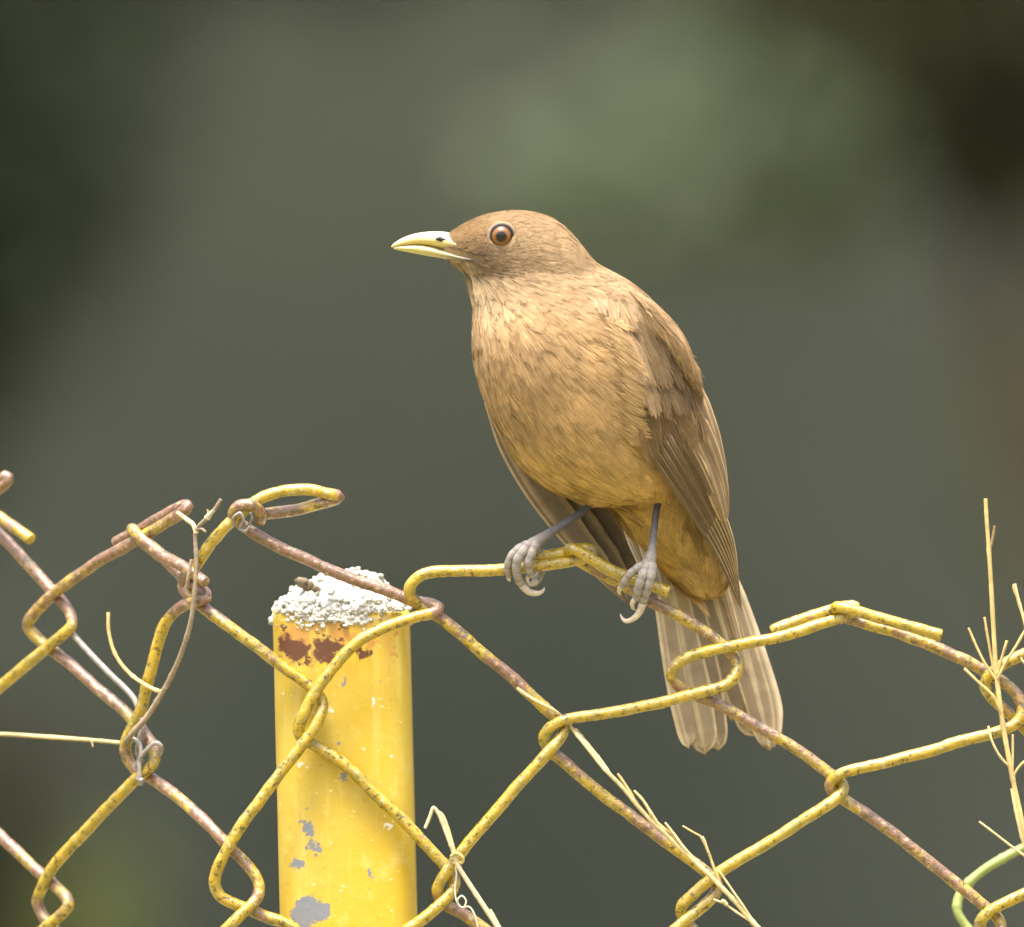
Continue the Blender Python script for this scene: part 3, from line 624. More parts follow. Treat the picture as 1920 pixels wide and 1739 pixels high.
tubes([[(264,1472,-5),(262,1450,-6),(262,1425,-6),(274,1408,-6),(292,1393,-5),(302,1400,-3),(298,1416,0),(280,1436,3),(262,1448,1),(258,1460,-5),(268,1464,-6)]], 4.6, 'galv', tie, 'loop')
tubes([[(250,1385,-6),(262,1396,-6),(264,1415,-6),(255,1440,-5)], [(447,975,-6),(452,988,-6),(462,992,-4)]][:1], 4.2, 'galv', tie, 'loop')
kn = empty('binding_wire', tuple(P(455, 975, 0))); tag(kn, 'small silvery wire knot under the bent yellow wire end', 'wire')
tubes([[(440,985,-4),(437,972,-6.5),(450,962,-7.5),(456,975,-7),(450,990,-4),(462,990,-3),(472,972,-5.5),(470,962,-7)], [(448,992,-4),(460,996,-5),(468,988,-6)]], 2.6, 'galv', kn, 'loop')
tn = stem_thing('green_tendril', 'thick pale green plant tendril curving behind the mesh', 'tendril', [
  ([(1975,1575,70),(1925,1588,70),(1880,1610,68),(1830,1643,66),(1800,1678,64),(1795,1708,62),(1812,1738,62),(1840,1775,62)], 8.5, 9.5, (.34,.40,.12), 'stalk')], mat='tendril')

# ------------------------------------------------------------------ the bird
bird = empty('bird', tuple(P(1100, 1070, 0)))
tag(bird, 'clay brown thrush with yellow beak perched on the bent wire ends', 'bird')

def loft(secs, n=28, sub=5):
    """secs: (ax, ay, bx, by, depth centre mm, depth radius mm): ellipse through pixel points a and b"""
    S = crom(np.array(secs, float), sub)
    V = []; F = []
    ang = np.linspace(0, 2 * math.pi, n, endpoint=False)
    for ax, ay, bx_, by_, c, d in S:
        mx, my = (ax + bx_) / 2, (ay + by_) / 2; hx, hy = (bx_ - ax) / 2, (by_ - ay) / 2
        for a in ang:
            V.append(P(mx + hx * math.cos(a), my + hy * math.cos(a), c + d * math.sin(a)))
    m = len(S)
    for i in range(m - 1):
        for j in range(n):
            F.append((i*n+j, i*n+(j+1) % n, (i+1)*n+(j+1) % n, (i+1)*n+j))
    F.append(tuple(range(n - 1, -1, -1))); F.append(tuple((m-1)*n+j for j in range(n)))
    return np.array(V), F
HC = -13.0     # depth of the head's mid plane, mm
body_mb = MB()
# trunk
body_mb.add(*loft([(905,470,1075,455,HC,10),(872,525,1120,492,HC,14),(884,578,1185,530,-14,19),(882,628,1235,590,-15,24.5),(888,690,1262,650,-13,28),(905,748,1275,720,-10,29.5),
                   (932,812,1280,790,-6,29),(966,868,1282,855,-2,26.5),(1008,908,1285,905,3,22.5),(1068,936,1262,935,6,17),(1120,950,1215,948,8,10)]))
# head
body_mb.add(*loft([(832,441,824,480,HC,4.2),(852,427,838,492,HC,6.6),(880,411,862,510,HC,9.6),(915,398,890,540,HC,12.2),(960,392,930,562,HC,13.6),(1008,396,985,575,HC,14.2),
                   (1048,414,1045,575,HC,14),(1083,448,1095,570,HC,13),(1117,492,1135,560,HC,10)]))
# under-tail coverts, behind the belly
body_mb.add(*loft([(1130,900,1300,880,8,14),(1140,945,1325,935,12,13),(1160,985,1345,985,16,12),(1195,1030,1358,1035,19,10),(1232,1065,1368,1070,22,8),(1262,1100,1370,1096,24,6),(1298,1126,1352,1122,25.5,3.5)]))
# thighs
body_mb.add(*loft([(1030,900,1110,880,0,10),(1052,925,1118,915,1,8),(1078,942,1122,935,2,5),(1100,954,1124,949,3,3)]))
body_mb.add(*loft([(1195,880,1270,880,-6,10),(1212,915,1262,915,-2,8),(1222,935,1250,937,0,4.5),(1226,950,1242,950,1,2.8)]))
# folded left wing and the mantle that laps over it
body_mb.add(*loft([(1122,548,1185,535,-23,8),(1118,582,1255,606,-21,14),(1165,650,1288,680,-18,15),(1195,720,1310,750,-14,15),(1203,790,1334,820,-10,14),(1213,832,1352,870,-6,12.5),
                   (1258,892,1358,928,1,10),(1308,958,1362,980,9,7),(1348,1018,1374,1028,16,4.5)]))
body_mb.add(*loft([(1125,500,1165,560,-13,13),(1180,526,1195,590,-15,18),(1238,575,1212,620,-17,19),(1284,630,1246,650,-16,19),(1308,690,1280,696,-13,17),(1327,748,1314,748,-9,10)]))
tmp = body_mb.build('tmp', None)
mod = tmp.modifiers.new('r', 'REMESH'); mod.mode = 'VOXEL'; mod.voxel_size = .0013; mod.use_smooth_shade = True
sm = tmp.modifiers.new('s', 'SMOOTH'); sm.factor = .5; sm.iterations = 6
dg = bpy.context.evaluated_depsgraph_get()
bm_ = bpy.data.meshes.new_from_object(tmp.evaluated_get(dg))
bpy.data.objects.remove(tmp)
nv = len(bm_.vertices)
co = np.zeros(nv * 3); bm_.vertices.foreach_get('co', co); co = co.reshape(-1, 3)
no = np.zeros(nv * 3); bm_.vertices.foreach_get('normal', no); no = no.reshape(-1, 3)
polys = [tuple(p.vertices) for p in bm_.polygons]
co = co - no * .0008
bpy.data.meshes.remove(bm_)
bvh = BVHTree.FromPolygons([Vector(c) for c in co], polys)

def topx(p):
    k = (D + p[..., 1]) / D / PXM
    return np.stack([960 + p[..., 0] / k, 869.5 - (p[..., 2] - CAMH) / k], -1)
def surf(x, y):
    """depth (mm) of the bird's skin seen at a pixel"""
    o = Vector((0, -D, CAMH)); d = (Vector(P(x, y, 0)) - o).normalized()
    hit = bvh.ray_cast(o, d)
    return None if hit[0] is None else hit[0].y * 1000

# pigment by place on the bird, plus painted shade below the mantle (read off the photograph), and the way the feathers lie
PIG_SHADE = [((880,430),(.35,.235,.12)),((900,410),(.36,.25,.14)),((960,398),(.38,.27,.16)),((1030,408),(.37,.26,.15)),((1085,455),(.38,.27,.155)),((870,455),(.29,.20,.105)),((895,470),(.19,.135,.08)),((902,489),(.20,.145,.09)),
       ((925,487),(.27,.195,.12)),((980,470),(.41,.30,.18)),((960,490),(.38,.28,.17)),((1030,490),(.42,.31,.19)),((1080,510),(.42,.31,.19)),((1130,520),(.43,.31,.19)),((850,492),(.46,.35,.20)),((868,520),(.52,.42,.27)),
       ((895,545),(.50,.39,.25)),((930,540),(.42,.31,.19)),((985,545),(.40,.29,.17)),((1050,560),(.42,.30,.175)),((905,590),(.47,.34,.20)),((960,600),(.43,.30,.165)),((1030,610),(.43,.30,.16)),((1100,610),(.45,.31,.165)),
       ((893,650),(.48,.35,.20)),((935,660),(.36,.245,.125)),((1000,660),(.38,.26,.135)),((1080,660),(.45,.31,.155)),((1160,680),(.48,.335,.17)),((910,740),(.40,.28,.14)),((980,740),(.41,.285,.14)),((1060,730),(.44,.305,.155)),((1140,740),(.46,.32,.16)),((1200,730),(.49,.345,.18)),
       ((960,830),(.46,.33,.145)),((1060,830),(.47,.33,.15)),((1150,830),(.47,.33,.155)),((1010,890),(.47,.34,.14)),((1100,910),(.48,.35,.145)),((1190,890),(.48,.34,.15)),((1230,920),(.44,.305,.125)),
       ((1180,970),(.47,.33,.095)),((1260,980),(.45,.315,.105)),((1320,1000),(.43,.30,.11)),((1290,1080),(.46,.33,.13)),((1296,975),(.22,.155,.06)),((1278,1022),(.27,.19,.075)),((1210,1010),(.50,.35,.10)),
       ((1140,575),(.40,.30,.20)),((1200,590),(.38,.275,.165)),((1260,610),(.42,.305,.175)),((1300,690),(.42,.305,.175)),((1330,760),(.33,.23,.13)),((1220,640),(.30,.21,.125)),((1235,690),(.24,.165,.10)),((1285,720),(.20,.135,.085)),((1290,760),(.29,.205,.125)),
       ((1240,750),(.31,.22,.135)),((1230,800),(.26,.18,.10)),((1310,820),(.25,.175,.095)),((1345,850),(.26,.18,.10)),((1330,900),(.24,.165,.085)),((1355,950),(.30,.205,.10))]
FLOW = [((900,410),(1,-.35)),((960,394),(1,0)),((1030,406),(.9,.45)),((1085,450),(.7,.7)),((1130,505),(.75,.65)),((1200,550),(.75,.65)),((1280,640),(.5,.87)),((1320,740),(.3,.95)),((860,455),(1,.0)),((930,490),(1,.15)),((1000,490),(1,.3)),((1050,510),(.9,.45)),((1000,430),(1,.15)),
        ((845,494),(.8,.5)),((875,535),(.5,.87)),((930,550),(.6,.8)),((1000,560),(.75,.65)),((1070,565),(.85,.5)),((895,640),(.12,1)),((950,650),(.35,.94)),((1030,650),(.6,.8)),((1110,640),(.9,.45)),((1180,670),(1,.15)),
        ((910,740),(.35,.94)),((1000,750),(.5,.87)),((1100,750),(.65,.75)),((1190,760),(1,.2)),((960,840),(.55,.83)),((1050,850),(.5,.87)),((1150,850),(.6,.8)),((1200,820),(.9,.4)),((1220,890),(.6,.8)),((1050,920),(.8,.55)),((1130,930),(.5,.87)),((1220,930),(.1,1)),
        ((1180,980),(.6,.8)),((1250,1000),(.5,.87)),((1300,1090),(.35,.94)),((1150,580),(.55,.83)),((1230,660),(.4,.92)),((1290,750),(.4,.92)),((1250,820),(.5,.87)),((1330,850),(.25,.97)),((1350,950),(.2,.98))]
def idw(px, table, pw):
    K = np.array([t[0] for t in table], float); Vv = np.array([t[1] for t in table], float)
    d2 = ((px[:, None, :] - K[None]) ** 2).sum(-1) + 60.0
    wgt = d2 ** (-pw / 2); wgt /= wgt.sum(1)[:, None]
    return wgt @ Vv
bpx = topx(co)
PIG_SHADE = [(k, tuple(np.array(c) * (1.17, 1.13, 1.06) * (.76 if k[1] < 505 else (.80 if (k[1] < 575 or (k[0] > 1190 and k[1] < 700)) else (.88 if k[1] < 625 else 1.0))))) for k, c in PIG_SHADE]
bcol = idw(bpx, PIG_SHADE, 4.0) * .72
mesh_obj('body', co, polys, MAT['skin'], bird, cols=bcol)

EYE = np.array((941.0, 443.0)); eye_y = surf(*EYE)
# --- contour feathers: every one a fan of fine barbs that lies along the flow
tri = []
for p in polys:
    tri.append((p[0], p[1], p[2]))
    if len(p) == 4: tri.append((p[0], p[2], p[3]))
tri = np.array(tri)
ta = co[tri]; area = np.linalg.norm(np.cross(ta[:, 1] - ta[:, 0], ta[:, 2] - ta[:, 0]), axis=1) / 2
tc = ta.mean(1); tn_ = np.cross(ta[:, 1] - ta[:, 0], ta[:, 2] - ta[:, 0]); tn_ /= np.linalg.norm(tn_, axis=1)[:, None] + 1e-15
tpx = topx(tc)
def region(px):
    """feather length, width (mm), lift by place"""
    x, y = px[:, 0], px[:, 1]
    L = np.full(len(px), 12.0); W = np.full(len(px), 6.5); H = np.full(len(px), .55)
    head = (y < 505 + (x - 900) * .12)
    face = head & (x < 1000) | ((x < 905) & (y < 500))
    thr = (~head) & (y < 575) & (x < 1120)
    L[head] = 7.0; W[head] = 2.8; H[head] = .42
    L[face] = 4.0; W[face] = 1.7; H[face] = .22
    lore = (x < 905) & (y < 488); L[lore] = 2.6; W[lore] = 1.0
    L[thr] = 8.5; W[thr] = 3.4; H[thr] = .38
    wing = (x > 1115 + np.clip(y - 560, 0, 260) * .38) & (y > 540) & (y < 840)
    L[wing] = 10.5; W[wing] = 5.5; H[wing] = .45
    wing2 = (x > 1215 + np.clip(y - 840, 0, 300) * .72) & (y >= 840)
    L[wing2] = 10; W[wing2] = 4.5; H[wing2] = .25
    low = (y > 955) & ~wing2; L[low] = 15; W[low] = 6; H[low] = .5
    return L, W, H
Lr, Wr, Hr = region(tpx)
dens = 1.0 / (Lr * Wr) * 9.0            # feathers per mm2
NF = 7600
prob = area * dens * np.where(tn_[:, 1] < .45, 1.0, .45); prob /= prob.sum()
pick = rng.choice(len(tri), NF, p=prob)
b1 = rng.uniform(0, 1, (NF, 1)); b2 = rng.uniform(0, 1, (NF, 1)); fl = (b1 + b2) > 1; b1 = np.where(fl, 1 - b1, b1); b2 = np.where(fl, 1 - b2, b2)
rp = ta[pick, 0] + b1 * (ta[pick, 1] - ta[pick, 0]) + b2 * (ta[pick, 2] - ta[pick, 0]); rn = tn_[pick]
rpx = topx(rp)
de = np.linalg.norm(rpx - EYE, axis=1)
front = rn[:, 1] < .3
keep = ~((de < 26) & front)
# bare gape and beak
keep &= ~((rpx[:, 0] < 838) & (rpx[:, 1] < 486)) 
gape = (rpx[:, 0] < 905) & (np.abs(rpx[:, 1] - (468 + (rpx[:, 0] - 830) * .24)) < 9) & front; keep &= ~gape
keep &= ~((rpx[:, 0] > 1306) & (rpx[:, 1] > 690) & (rpx[:, 1] < 785))      # sleek edge where the mantle ends on the wing
rp, rn, rpx = rp[keep], rn[keep], rpx[keep]
front = front[keep]
COV = []      # folded wing: rows of coverts, lowest row first (root, tip, width in px, pigment darkened to paint shade under the mantle)
def row(a0, a1, b0, b1, n_, w_, c0, c1, h_):
    for k_ in range(n_):
        q_ = k_ / max(1, n_ - 1)
        j_ = rng.normal(0, 2.0, 4)
        COV.append((a0[0]*(1-q_)+a1[0]*q_+j_[0], a0[1]*(1-q_)+a1[1]*q_+j_[1], b0[0]*(1-q_)+b1[0]*q_+j_[2], b0[1]*(1-q_)+b1[1]*q_+j_[3], w_*rng.uniform(.85, 1.15), tuple(np.array(c0)*(1-q_)+np.array(c1)*q_), h_))
row((1186,750), (1212,738), (1232,866), (1268,848), 5, 32, (.20,.138,.07), (.19,.13,.066), 4.2)
row((1222,738), (1290,726), (1276,850), (1330,832), 7, 28, (.22,.152,.082), (.17,.117,.064), 5.2)
row((1196,690), (1266,692), (1226,775), (1296,774), 7, 28, (.27,.195,.115), (.13,.09,.052), 4.6)
row((1176,640), (1250,650), (1206,722), (1280,728), 8, 28, (.34,.25,.152), (.14,.097,.057), 3.4)
row((1150,605), (1240,625), (1182,680), (1270,690), 8, 28, (.40,.30,.195), (.24,.17,.10), 1.8)
row((1122,552), (1172,566), (1128,606), (1190,628), 5, 24, (.34,.25,.16), (.31,.225,.135), 2.0)
row((1180,545), (1272,640), (1232,612), (1312,735), 10, 30, (.31,.22,.125), (.32,.225,.125), 2.6)
row((1200,560), (1280,668), (1250,626), (1314,758), 9, 26, (.31,.22,.125), (.30,.21,.115), 2.6)
row((1142,640), (1160,812), (1206,672), (1216,838), 12, 26, (.47,.33,.17), (.47,.33,.155), 3.0)
row((1120,600), (1150,660), (1182,620), (1210,700), 5, 24, (.45,.32,.17), (.47,.33,.17), 2.6)
row((1228,1040), (1350,1058), (1272,1112), (1362,1130), 8, 34, (.46,.33,.13), (.44,.31,.12), .8)
row((1255,1062), (1335,1072), (1290,1128), (1340,1140), 5, 30, (.46,.33,.13), (.44,.31,.12), .6)
cr, cn, cd, cl, cw, cc_, ch = [], [], [], [], [], [], []
cam_o = Vector((0, -D, CAMH))
for x0, y0, x1, y1, w_, c_, h_ in COV:
    hit = bvh.ray_cast(cam_o, (Vector(P(x0, y0, 0)) - cam_o).normalized())
    if hit[0] is None: continue
    cr.append(hit[0]); cn.append(hit[1]); v_ = np.array((x1 - x0, y1 - y0)); cl.append(np.linalg.norm(v_) / PXM); cd.append(v_ / np.linalg.norm(v_)); cw.append(w_ / PXM); cc_.append(np.array(c_) * (1.06, 1.02, .95)); ch.append(h_ / 1000)
NC = len(cr)
rp = np.vstack([rp, np.array(cr)]); rn = np.vstack([rn, np.array(cn)]); rpx = topx(rp); front = np.concatenate([front, np.ones(NC, bool)])
NF = len(rp); N0 = NF - NC
L, W, H = region(rpx)
L = L * rng.uniform(.8, 1.2, NF) / 1000; W = W * rng.uniform(.8, 1.2, NF) / 1000; H = H / 1000
edge = (rpx[:, 0] > 1285) & (rpx[:, 1] > 600) & (rpx[:, 1] < 840); L[edge] *= .7; H[edge] *= .5
L[N0:] = cl; W[N0:] = cw; H[N0:] = ch
fd = idw(rpx, FLOW, 3.5); a = rng.normal(0, .11, NF)
fd[N0:] = np.array(cd); a[N0:] *= .3
# feathers part round the eye
ev = rpx - EYE; ed = np.linalg.norm(ev, axis=1)
nearE = np.clip(1 - (ed - 24) / 30, 0, 1)[:, None] * front[:, None]
tang = np.stack([-ev[:, 1], ev[:, 0]], 1) / (ed[:, None] + 1e-6); tang *= np.sign((tang * fd).sum(1))[:, None]
fd = fd * (1 - nearE * .8) + tang * nearE * .8
fd = np.stack([fd[:, 0] * np.cos(a) - fd[:, 1] * np.sin(a), fd[:, 0] * np.sin(a) + fd[:, 1] * np.cos(a)], 1)
d3 = np.stack([fd[:, 0], np.zeros(NF), -fd[:, 1]], 1)
d3 -= rn * (d3 * rn).sum(1)[:, None]; d3 /= np.linalg.norm(d3, axis=1)[:, None] + 1e-9
def snap(p):
    q = np.empty_like(p); n_ = np.empty_like(p)
    for i in range(len(p)):
        l, nn, _, _ = bvh.find_nearest(Vector(p[i]))
        q[i] = l; n_[i] = nn
    return q, n_
P1, N1 = snap(rp + d3 * (L * .5)[:, None]); 
d2 = P1 - rp; d2 /= np.linalg.norm(d2, axis=1)[:, None] + 1e-9
P2, N2 = snap(P1 + d2 * (L * .5)[:, None])
# a feather that runs out past the body (thighs, coverts) keeps its own line
far = np.linalg.norm(P2 - (P1 + d2 * (L * .5)[:, None]), axis=1) > L * .35
dropf = far & ((rpx[:, 0] > 1296) & (rpx[:, 1] > 660))
P2[far] = P1[far] + d2[far] * (L[far] * .5)[:, None]
L = np.where(dropf, L * .25, L); W = np.where(dropf, W * .3, W); P1[dropf] = rp[dropf] + (P1[dropf] - rp[dropf]) * .25; P2[dropf] = rp[dropf] + (P1[dropf] - rp[dropf]) * 2.0
SB = 38
u = np.linspace(-1, 1, SB)[None, :] + rng.normal(0, .05, (NF, SB))
t0 = rng.uniform(0, .45, (NF, SB)) * (1 - np.abs(u) * .3)
t1 = 1 - .38 * u ** 2 + rng.normal(0, .06, (NF, SB))
K = 4
tt = t0[..., None] + (t1 - t0)[..., None] * np.linspace(0, 1, K)[None, None, :]
lat = u[..., None] * (np.linspace(0, 1, K)[None, None, :] ** .75) * (W / 2)[:, None, None]
lat = lat + rng.normal(0, .03, (NF, SB, 1)) * W[:, None, None] * np.linspace(0, 1, K)
B0, B1, B2 = (1 - tt) * (1 - 2 * tt), 4 * tt * (1 - tt), tt * (2 * tt - 1)
cen = B0[..., None] * rp[:, None, None] + B1[..., None] * P1[:, None, None] + B2[..., None] * P2[:, None, None]
nor = (1 - tt)[..., None] * rn[:, None, None] + tt[..., None] * N1[:, None, None]
nor /= np.linalg.norm(nor, axis=-1)[..., None] + 1e-9
side = np.cross(nor, d2[:, None, None, :]); side /= np.linalg.norm(side, axis=-1)[..., None] + 1e-9
lift = .00015 + H[:, None, None] * (.25 + tt) + rng.normal(0, .07, (NF, SB, 1)) * .001 * tt
lift = lift - (u[..., None] ** 2) * (W[:, None, None] * .10)
pts = cen + side * lat[..., None] + nor * lift[..., None]
tg = np.gradient(pts, axis=2); tg /= np.linalg.norm(tg, axis=-1)[..., None] + 1e-12
wv = np.cross(nor, tg); wv /= np.linalg.norm(wv, axis=-1)[..., None] + 1e-12
tw = rng.normal(0, .22, (NF, SB, 1))[..., None]
wv = wv * np.cos(tw) + nor * np.sin(tw)
bw = (W / 6.5 * 1000 * .000075 + .00007)[:, None, None, None] * np.array([.9, 1.1, .9, .35])[None, None, :, None]
VA = np.stack([pts - wv * bw, pts + wv * bw], 3)      # NF,SB,K,2,3
fcol = idw(rpx, PIG_SHADE, 4.0); fcol[N0:] = np.array(cc_)
thr_m_ = ((rpx[:, 1] > 480) & (rpx[:, 1] < 640) & (rpx[:, 0] < 1040))
patch = np.array([fbm(p_ * 95, 1, 3) for p_ in rp])[:, None]
fcol = fcol * (1 + .26 * patch) * np.where(thr_m_[:, None], rng.uniform(.82, 1.10, (NF, 1)), np.where((rpx[:, 1] < 505)[:, None], rng.uniform(.82, 1.12, (NF, 1)), rng.uniform(.88, 1.12, (NF, 1))))
sc_ = (1 + rng.normal(0, .07, (NF, SB, 1, 1))) * (0.80 + .30 * tt[..., None])
# pale shafts on the throat
thr_m = ((rpx[:, 1] > 480) & (rpx[:, 1] < 610) & (rpx[:, 0] < 1000 - (rpx[:, 1] - 480) * .2))
shaft = np.where(thr_m[:, None] & (np.abs(u) < .32), 1.06, np.where(thr_m[:, None] & (np.abs(u) > .6), .88, 1.0))[..., None, None]
cov_m = (np.arange(NF) >= N0)[:, None]
shaft = shaft * np.where(cov_m & (np.abs(u) > .74), 1.45, np.where(cov_m & (np.abs(u) < .1), .82, 1.0))[..., None, None]
sc_ = sc_ * np.where(cov_m[..., None, None] & (tt[..., None] > .9), 1.25, 1.0)
CA = np.clip(fcol[:, None, None, :] * sc_ * shaft, .01, .85)
CA = np.repeat(CA[:, :, :, None, :], 2, 3)
idx = np.arange(NF * SB * K * 2).reshape(NF, SB, K, 2)
FQ = np.stack([idx[:, :, :-1, 0], idx[:, :, :-1, 1], idx[:, :, 1:, 1], idx[:, :, 1:, 0]], -1).reshape(-1, 4)
def fast_mesh(name, V, Q, mat, parent, cols):
    me = bpy.data.meshes.new(name); V = V.reshape(-1, 3)
    me.vertices.add(len(V)); me.vertices.foreach_set('co', V.astype(np.float32).ravel())
    me.loops.add(Q.size); me.loops.foreach_set('vertex_index', Q.astype(np.int32).ravel())
    me.polygons.add(len(Q)); me.polygons.foreach_set('loop_start', np.arange(0, Q.size, 4, dtype=np.int32))
    me.polygons.foreach_set('use_smooth', np.ones(len(Q), dtype=bool))
    at = me.attributes.new('col', 'FLOAT_COLOR', 'POINT'); cc = np.ones((len(V), 4), np.float32); cc[:, :3] = cols.reshape(-1, 3)
    at.data.foreach_set('color', cc.ravel()); me.update(calc_edges=True); me.materials.append(mat)
    o = bpy.data.objects.new(name, me); C.objects.link(o)
    o.parent = parent; o.matrix_parent_inverse = parent_world(parent).inverted(); return o
tag(fast_mesh('plumage', VA, FQ, MAT['plume'], bird, CA), kind='stuff')

# --- single large feathers: a vane with a shaft, closed and thin
def blade(name, path, widths, parent, dark, pale, edge_l=.25, edge_r=.25, fray=0.0, seg=26, cup=.12, tipround=.5, nc=9, yaw=0.0, seed=0):
    """path: (px, py, depth mm) root to tip; widths: half widths in px (left, right) at root, middle, tip"""
    r_ = np.random.default_rng(seed + 11)
    pa = crom([P(*q) for q in path], 12); s = np.linspace(0, 1, len(pa)); ss = np.linspace(0, 1, seg)
    pa = np.stack([np.interp(ss, s, pa[:, k]) for k in range(3)], 1)
    tn = np.gradient(pa, axis=0); tn /= np.linalg.norm(tn, axis=1)[:, None]
    Nn = np.array((math.sin(yaw), -math.cos(yaw), 0.0))
    V = []; Cc = []; UV = []
    wl = np.interp(ss, np.linspace(0, 1, len(widths)), [q[0] for q in widths]) / PXM
    wr = np.interp(ss, np.linspace(0, 1, len(widths)), [q[1] for q in widths]) / PXM
    shp = np.clip(1 - np.clip((ss - (1 - tipround * .35)) / (tipround * .35), 0, 1) ** 2.4, 0, 1) ** .5
    us = np.linspace(-1, 1, nc)
    fr = r_.uniform(-1, 1, nc)
    for i in range(seg):
        sd = np.cross(Nn, tn[i]); sd /= np.linalg.norm(sd); nn = np.cross(tn[i], sd); nn /= np.linalg.norm(nn)
        if nn[1] > 0: nn = -nn
        if sd[0] < 0: sd = -sd
        for j, uu in enumerate(us):
            hw = (wl[i] if uu < 0 else wr[i]) * max(.04, shp[i])
            q = pa[i] + sd * uu * hw - nn * (cup * hw * uu * uu) + nn * (.00035 * max(0, 1 - abs(uu) * 9) * (1 - ss[i] * .7))
            if fray and ss[i] > .86: q = q + tn[i] * fr[j] * fray / PXM * (ss[i] - .86) / .14
            V.append(q)
            e = 0.0
            if uu < 0: e = np.clip((-uu - (1 - edge_l)) / max(1e-3, edge_l * .6), 0, 1) if edge_l > 0 else 0
            else: e = np.clip((uu - (1 - edge_r)) / max(1e-3, edge_r * .6), 0, 1) if edge_r > 0 else 0
            if abs(uu) < .12: e = max(e, .55)
            e = max(e, np.clip((ss[i] - .93) / .07, 0, 1) * .8 if fray else 0)
            Cc.append(np.array(dark) * (1 - e) + np.array(pale) * e); UV.append((abs(uu), ss[i] * 6 - abs(uu) * .8))
    V = np.array(V); nvv = len(V); th = np.array((0, .00022, 0))
    F = [(i*nc+j, i*nc+j+1, (i+1)*nc+j+1, (i+1)*nc+j) for i in range(seg - 1) for j in range(nc - 1)]
    F += [tuple(nvv + k for k in q[::-1]) for q in F]
    for i in range(seg - 1):
        F.append((i*nc, (i+1)*nc, nvv+(i+1)*nc, nvv+i*nc)); F.append((i*nc+nc-1, nvv+i*nc+nc-1, nvv+(i+1)*nc+nc-1, (i+1)*nc+nc-1))
    for j in range(nc - 1):
        F.append((j, nvv+j, nvv+j+1, j+1)); F.append(((seg-1)*nc+j, (seg-1)*nc+j+1, nvv+(seg-1)*nc+j+1, nvv+(seg-1)*nc+j))
    return mesh_obj(name, np.vstack([V, V + th]), F, MAT['vane'], parent, cols=np.vstack([Cc, Cc]), uv=np.vstack([UV, UV]))
TD, TP = (.30, .24, .155), (.60, .49, .32)
WD, WP = (.20, .14, .08), (.58, .40, .19)
# left wing: quills stacked from the belly edge (lowest) to the back (on top)
lwing = empty('wing', tuple(P(1180, 600, -20))); lwing.parent = bird; lwing.matrix_parent_inverse = parent_world(bird).inverted()
def onwing(x, y, off):
    d = surf(x, y)
    return d - off if d is not None else None
def wing_path(q, off, fall):
    out = []
    last = fall
    for x, y in q:
        d = surf(x, y)
        d = last if d is None else d - off
        # keep it smooth where the skin ends
        if out and abs(d - out[-1][2]) > 7: d = out[-1][2] + math.copysign(3.5, d - out[-1][2])
        out.append((x, y, d)); last = d + 2.0
    return out
nq = 7
def lerp2(a_, b_, k_): return np.array(a_, float) * (1 - k_) + np.array(b_, float) * k_
for i in range(nq):
    k = i / (nq - 1)
    q = [lerp2((1196, 806), (1262, 770), k), lerp2((1222, 848), (1284, 815), k), lerp2((1262, 908), (1318, 880), k), lerp2((1316, 986), (1348, 950), k), lerp2((1358, 1062), (1372, 1015), k), lerp2((1394, 1150), (1384, 1080), k)]
    d0 = [-19 - 5*k, -24.5 + 1*k, -18 + 1.5*k, -7.0 + 1.5*k, 6.0 - .5*k, 19.0 - 5*k]
    pth = [(*c_, dd - .8 - .45 * i) for c_, dd in zip(q, d0)]
    hw = 9.0 + 1.5 * k
    blade('flight_feather', pth, [(3, 3), (hw*.9, hw*.95), (hw, hw*1.1), (hw*.95, hw), (hw*.7, hw*.7), (3, 3)], lwing, (.09, .058, .03) if i % 2 else (.125, .083, .043), (.70, .50, .25), .0, .48, tipround=.35, cup=.25, yaw=.5, seed=i)  # dark vane centres, deepened to paint the shaded gaps between quills
for i, (q, d0, hw) in enumerate([([(1262,748),(1292,800),(1326,868),(1350,938),(1368,1008)], [-16,-22,-14,-6,6], 20), ([(1290,742),(1316,795),(1340,855),(1358,915),(1366,972)], [-12,-18,-11,-4,4], 18), ([(1298,694),(1320,752),(1342,820),(1357,890),(1364,955)], [-5,-9,-7,-2,4], 14)]):
    blade('flight_feather', [(*c_, dd - 4.5 - .5 * i) for c_, dd in zip(q, d0)], [(3,3),(hw,hw),(hw*1.1,hw*1.05),(hw*.9,hw*.8),(4,4)], lwing, (.21, .142, .075), (.60, .42, .21), .06, .26, tipround=.5, cup=.3, yaw=.6, seed=20 + i)
